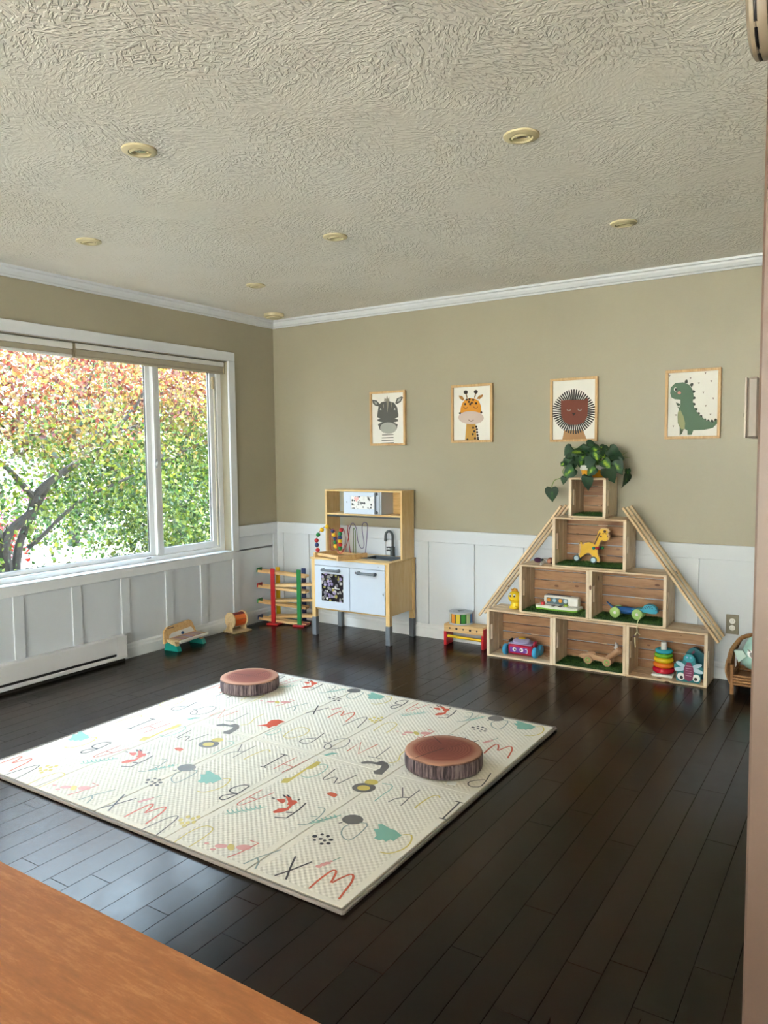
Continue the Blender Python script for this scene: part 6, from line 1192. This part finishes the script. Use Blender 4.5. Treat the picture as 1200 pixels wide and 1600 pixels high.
# ================================================================ OUTDOORS
def out_ground():
    m, nt, b = nodes('pale_driveway')
    n = noise(nt, coords(nt), 1.4, 5); nt.links.new(ramp(nt, n, [(0.35, '#d2cabd'), (0.65, '#e2dbd0')]), b.inputs['Base Color']); b.inputs['Roughness'].default_value = 0.9; return m
GZ = -0.45
struct(MB().box(-60, 60, -60, 60, GZ-0.2, GZ).build('ground_outside', out_ground(), None, 0))
struct(MB().box(-5.4, -0.15, -4.6, 4.0, GZ, GZ+0.03).build('added_dark_bed', plain('bounce_cut_brown', '#3f382e', 0.95, 0, 0.3), None, 0))  # unseen dark bed, added to cut daylight bouncing up to the ceiling
struct(MB().box(-3.0, 9.0, -10.9, -10.7, GZ, 3.6).build('added_bounce_wall', plain('bounce_wall_pale', '#d6d0c6', 0.9), None, 0))  # unseen pale wall, added to bounce sunlight through the rear window
struct(MB().box(-6.0, -0.15, -4.9, -4.6, GZ, 3.0).build('added_light_block', plain('light_block_dark', '#4a4a4c', 0.8), None, 0))  # unseen dark wall, added to block daylight slanting in from the side
struct(MB().box(-0.60, -0.15, -8.2, 0.9, 2.47, 2.59).build('added_eave', WHITE, None, 0))  # unseen overhang, added to keep direct sun off the window
BARK = plain('maple_bark', '#2f2a26', 0.9, 0, 0.35)
def leafy_mat(name, tr=0.4):
    m = bpy.data.materials.new(name); m.use_nodes = True; nt = m.node_tree; b = nt.nodes['Principled BSDF']
    at = nt.nodes.new('ShaderNodeAttribute'); at.attribute_name = 'leaf_color'
    nt.links.new(at.outputs['Color'], b.inputs['Base Color']); b.inputs['Roughness'].default_value = 0.5
    tl = nt.nodes.new('ShaderNodeBsdfTranslucent'); nt.links.new(at.outputs['Color'], tl.inputs[0])
    mx = nt.nodes.new('ShaderNodeMixShader'); mx.inputs[0].default_value = tr
    nt.links.new(b.outputs[0], mx.inputs[1]); nt.links.new(tl.outputs[0], mx.inputs[2]); nt.links.new(mx.outputs[0], nt.nodes['Material Output'].inputs[0]); return m
LEAFY = leafy_mat('outdoor_leaves', 0.45)
def leaf_cloud(name, centers, sig, per, size, colf, parent, seed, gaps=()):
    rg = np.random.RandomState(seed); C = np.repeat(np.array(centers), per, 0); n = len(C)
    P = C+rg.normal(0, 1, (n, 3))*np.array(sig)
    keep = np.ones(n, bool)
    for (gy, gz, ry, rz) in gaps: keep &= (((P[:, 1]-gy)/ry)**2+((P[:, 2]-gz)/rz)**2) > 1
    P = P[keep]; n = len(P)
    d = rg.normal(0, 1, (n, 3)); d[:, 2] -= 0.5; d /= np.linalg.norm(d, axis=1)[:, None]
    u = np.cross(d, rg.normal(0, 1, (n, 3))); u /= np.linalg.norm(u, axis=1)[:, None]
    nn = np.cross(d, u); s = rg.uniform(*size, n)[:, None]
    V = np.stack([P, P+d*s*0.5+u*s*0.36+nn*s*0.1, P+d*s, P+d*s*0.5-u*s*0.36+nn*s*0.1], 1).reshape(-1, 3)
    F = (np.arange(n)[:, None]*4+np.array([[0, 1, 2, 3]]))
    me = bpy.data.meshes.new(name); me.from_pydata(V.tolist(), [], F.tolist())
    colr = np.array([lin_mix(colf, p, rg) for p in P]); colr = np.repeat(np.concatenate([colr, np.ones((n, 1))], 1), 4, 0)
    at = me.color_attributes.new('leaf_color', 'FLOAT_COLOR', 'POINT'); at.data.foreach_set('color', colr.astype(np.float32).ravel())
    me.materials.append(LEAFY); o = link(name, me, parent); o['kind'] = 'stuff'; return o
def lin_mix(colf, p, rg): return colf(p, rg)
PAL = {k: np.array(lin(v)) for k, v in {'lime': '#94a838', 'green': '#4f7a2c', 'dark': '#2f5222', 'rust': '#a8603e', 'red': '#96443a', 'gold': '#b09a4a', 'brown': '#6e5a40', 'pink': '#c23f86', 'scarlet': '#c8281e'}.items()}
def maple_col(p, rg):
    h = (p[2]-1.55)/1.0+rg.normal(0, 0.25)-(p[1]-0.8)*0.12
    if h > 0.35: c = PAL['rust']*rg.rand()+PAL['gold']*(1-0) if rg.rand() < 0.35 else (PAL['rust'] if rg.rand() < 0.6 else PAL['red'])
    elif h > -0.05: c = PAL['gold'] if rg.rand() < 0.5 else PAL['brown'] if rg.rand() < 0.5 else PAL['lime']
    else: c = PAL['lime'] if rg.rand() < 0.5 else PAL['green'] if rg.rand() < 0.7 else PAL['dark']
    return np.minimum(c*rg.uniform(0.16, 0.46), 1)
def hedge_col(p, rg):
    c = PAL['green'] if rg.rand() < 0.5 else PAL['dark'] if rg.rand() < 0.6 else PAL['lime']; return c*rg.uniform(0.16, 0.42)
mp_ = thing('maple_tree', 'spreading maple with red tinged top outside the left pane', 'tree', (-3.2, -0.45, GZ))
tr = MB()
def br(pts, r0, r1):
    P = spline([(x+3.2, y+0.45, z-GZ) for x, y, z in pts], 5); n = len(P)
    tr.tube(P, [0.62*(r0+(r1-r0)*i/(n-1)) for i in range(n)], 8)
br([(-3.2, -0.52, GZ), (-3.2, -0.495, 0.17), (-3.2, -0.49, 0.54), (-3.18, -0.23, 0.77), (-3.15, -0.19, 0.93), (-3.1, -0.07, 1.08), (-3.05, 0.27, 1.30), (-3.0, 0.49, 1.44), (-2.95, 0.69, 1.65), (-2.9, 0.97, 1.96), (-2.85, 1.1, 2.25)], 0.105, 0.02)
br([(-3.2, -0.49, 0.50), (-3.25, -0.62, 0.66), (-3.3, -0.85, 0.95)], 0.07, 0.04)
br([(-3.15, -0.19, 0.93), (-3.2, -0.38, 1.19), (-3.25, -0.51, 1.34), (-3.3, -0.8, 1.7)], 0.06, 0.025)
br([(-3.0, 0.49, 1.44), (-3.05, 0.42, 1.65), (-3.1, 0.36, 1.83), (-3.15, 0.33, 1.97), (-3.2, 0.07, 2.25), (-3.2, -0.1, 2.7)], 0.038, 0.014)
br([(-3.15, 0.33, 1.97), (-3.1, 0.5, 2.2), (-3.1, 0.6, 2.6)], 0.024, 0.01)
br([(-3.3, -0.38, GZ), (-3.3, -0.335, 0.22), (-3.3, -0.256, 0.53), (-3.28, -0.114, 0.79), (-3.2, 0.0, 1.05)], 0.085, 0.05)
br([(-3.3, -0.20, 0.40), (-3.25, -0.08, 0.50), (-3.2, 0.24, 0.78), (-3.1, 0.50, 0.957), (-3.05, 0.775, 1.06), (-3.0, 1.29, 1.25), (-2.9, 2.0, 1.55)], 0.042, 0.018)
br([(-2.95, 0.69, 1.65), (-2.9, 1.0, 1.72), (-2.85, 1.5, 1.95), (-2.8, 2.1, 2.1)], 0.022, 0.01)
tr.build('trunk', BARK, mp_)
rg = np.random.RandomState(5)
cen = []
while len(cen) < 840:
    x, y, z = rg.uniform(-4.5, -2.2), rg.uniform(-4.3, 3.6), rg.uniform(0.10, 3.5)  # crown carried sideways out of view, added to block slanting daylight
    dens = 0.8 if y < 0.9 else 1.0
    if z < 0.75 and y < 0.9: dens *= 0.40
    if z > 2.6: dens *= 0.65
    if rg.rand() < dens: cen.append((x+3.2, y+0.45, z-GZ))
gaps = [(0.02+0.45, 1.15-GZ, 0.20, 0.22), (-0.42+0.45, 1.13-GZ, 0.22, 0.24), (0.10+0.45, 2.06-GZ, 0.26, 0.26), (0.75+0.45, 1.93-GZ, 0.13, 0.13), (0.55+0.45, 0.2-GZ, 0.60, 0.16), (-0.5+0.45, 0.85-GZ, 0.2, 0.2)]
leaf_cloud('foliage', cen, (0.26, 0.26, 0.11), 100, (0.040, 0.070), lambda p, r: maple_col(p+np.array([-3.2, -0.45, GZ]), r), mp_, 8, gaps)
for k, (x, y, hh, wd, lab) in enumerate(((-9.5, 4.6, 4.6, 1.5, 'added background tree between the maple branches'), (-10.5, 8.2, 5.0, 1.8, 'added background tree behind the right pane'), (-9.0, 10.6, 4.4, 1.5, 'added background tree at the right edge of the window view'))):
    t = thing('added_tree', lab, 'tree', (x, y, GZ), 0, 'added trees beyond the driveway')  # added behind the maple to dim bright gaps between its leaves
    MB().tube([(0, 0, 0), (0.05, 0, 1.0), (0, 0.08, hh*0.7)], [0.12, 0.10, 0.04], 8).build('trunk', BARK, t)
    cc = [(rg.normal(0, wd*0.5), rg.normal(0, wd*0.6), rg.uniform(0.2, hh)) for _ in range(170)]
    leaf_cloud('foliage', cc, (0.35, 0.35, 0.25), 60, (0.08, 0.13), hedge_col, t, 30+k)
hd = thing('dense_shrub', 'dense green shrub seen through the right pane', 'shrub', (-5.4, 4.0, GZ))
MB().tube([(0, 0, 0), (0.1, 0, 0.8), (0.0, 0.1, 2.2)], [0.09, 0.07, 0.03], 8).build('trunk', BARK, hd)
cen = [(rg.normal(0, 0.8), rg.normal(0, 1.2), rg.uniform(0.3, 4.2)) for k in range(230)]
leaf_cloud('foliage', cen, (0.3, 0.3, 0.2), 60, (0.05, 0.085), hedge_col, hd, 11)
def flower(name, lab, loc, c, n, sg):
    t = thing(name, lab, 'shrub', loc)
    MB().tube([(0, 0, 0), (0.03, 0, 0.3), (0, 0.05, 0.6)], [0.03, 0.025, 0.01], 6).build('stem', BARK, t)
    cen = [(rg.normal(0, sg), rg.normal(0, sg), rg.uniform(0.15, 0.95)) for k in range(n)]
    leaf_cloud('blossoms', cen, (0.1, 0.1, 0.07), 45, (0.04, 0.07), lambda p, r: (PAL[c] if r.rand() < 0.75 else PAL['green'])*r.uniform(0.2, 0.4), t, n)
flower('magenta_azalea', 'magenta flowering shrub behind the maple trunk', (-6.3, 1.15, GZ+0.35), 'pink', 34, 0.28)
flower('red_azalea', 'bright red flowering shrub low at the left photo edge', (-5.2, 0.55, GZ-0.02), 'scarlet', 30, 0.2)
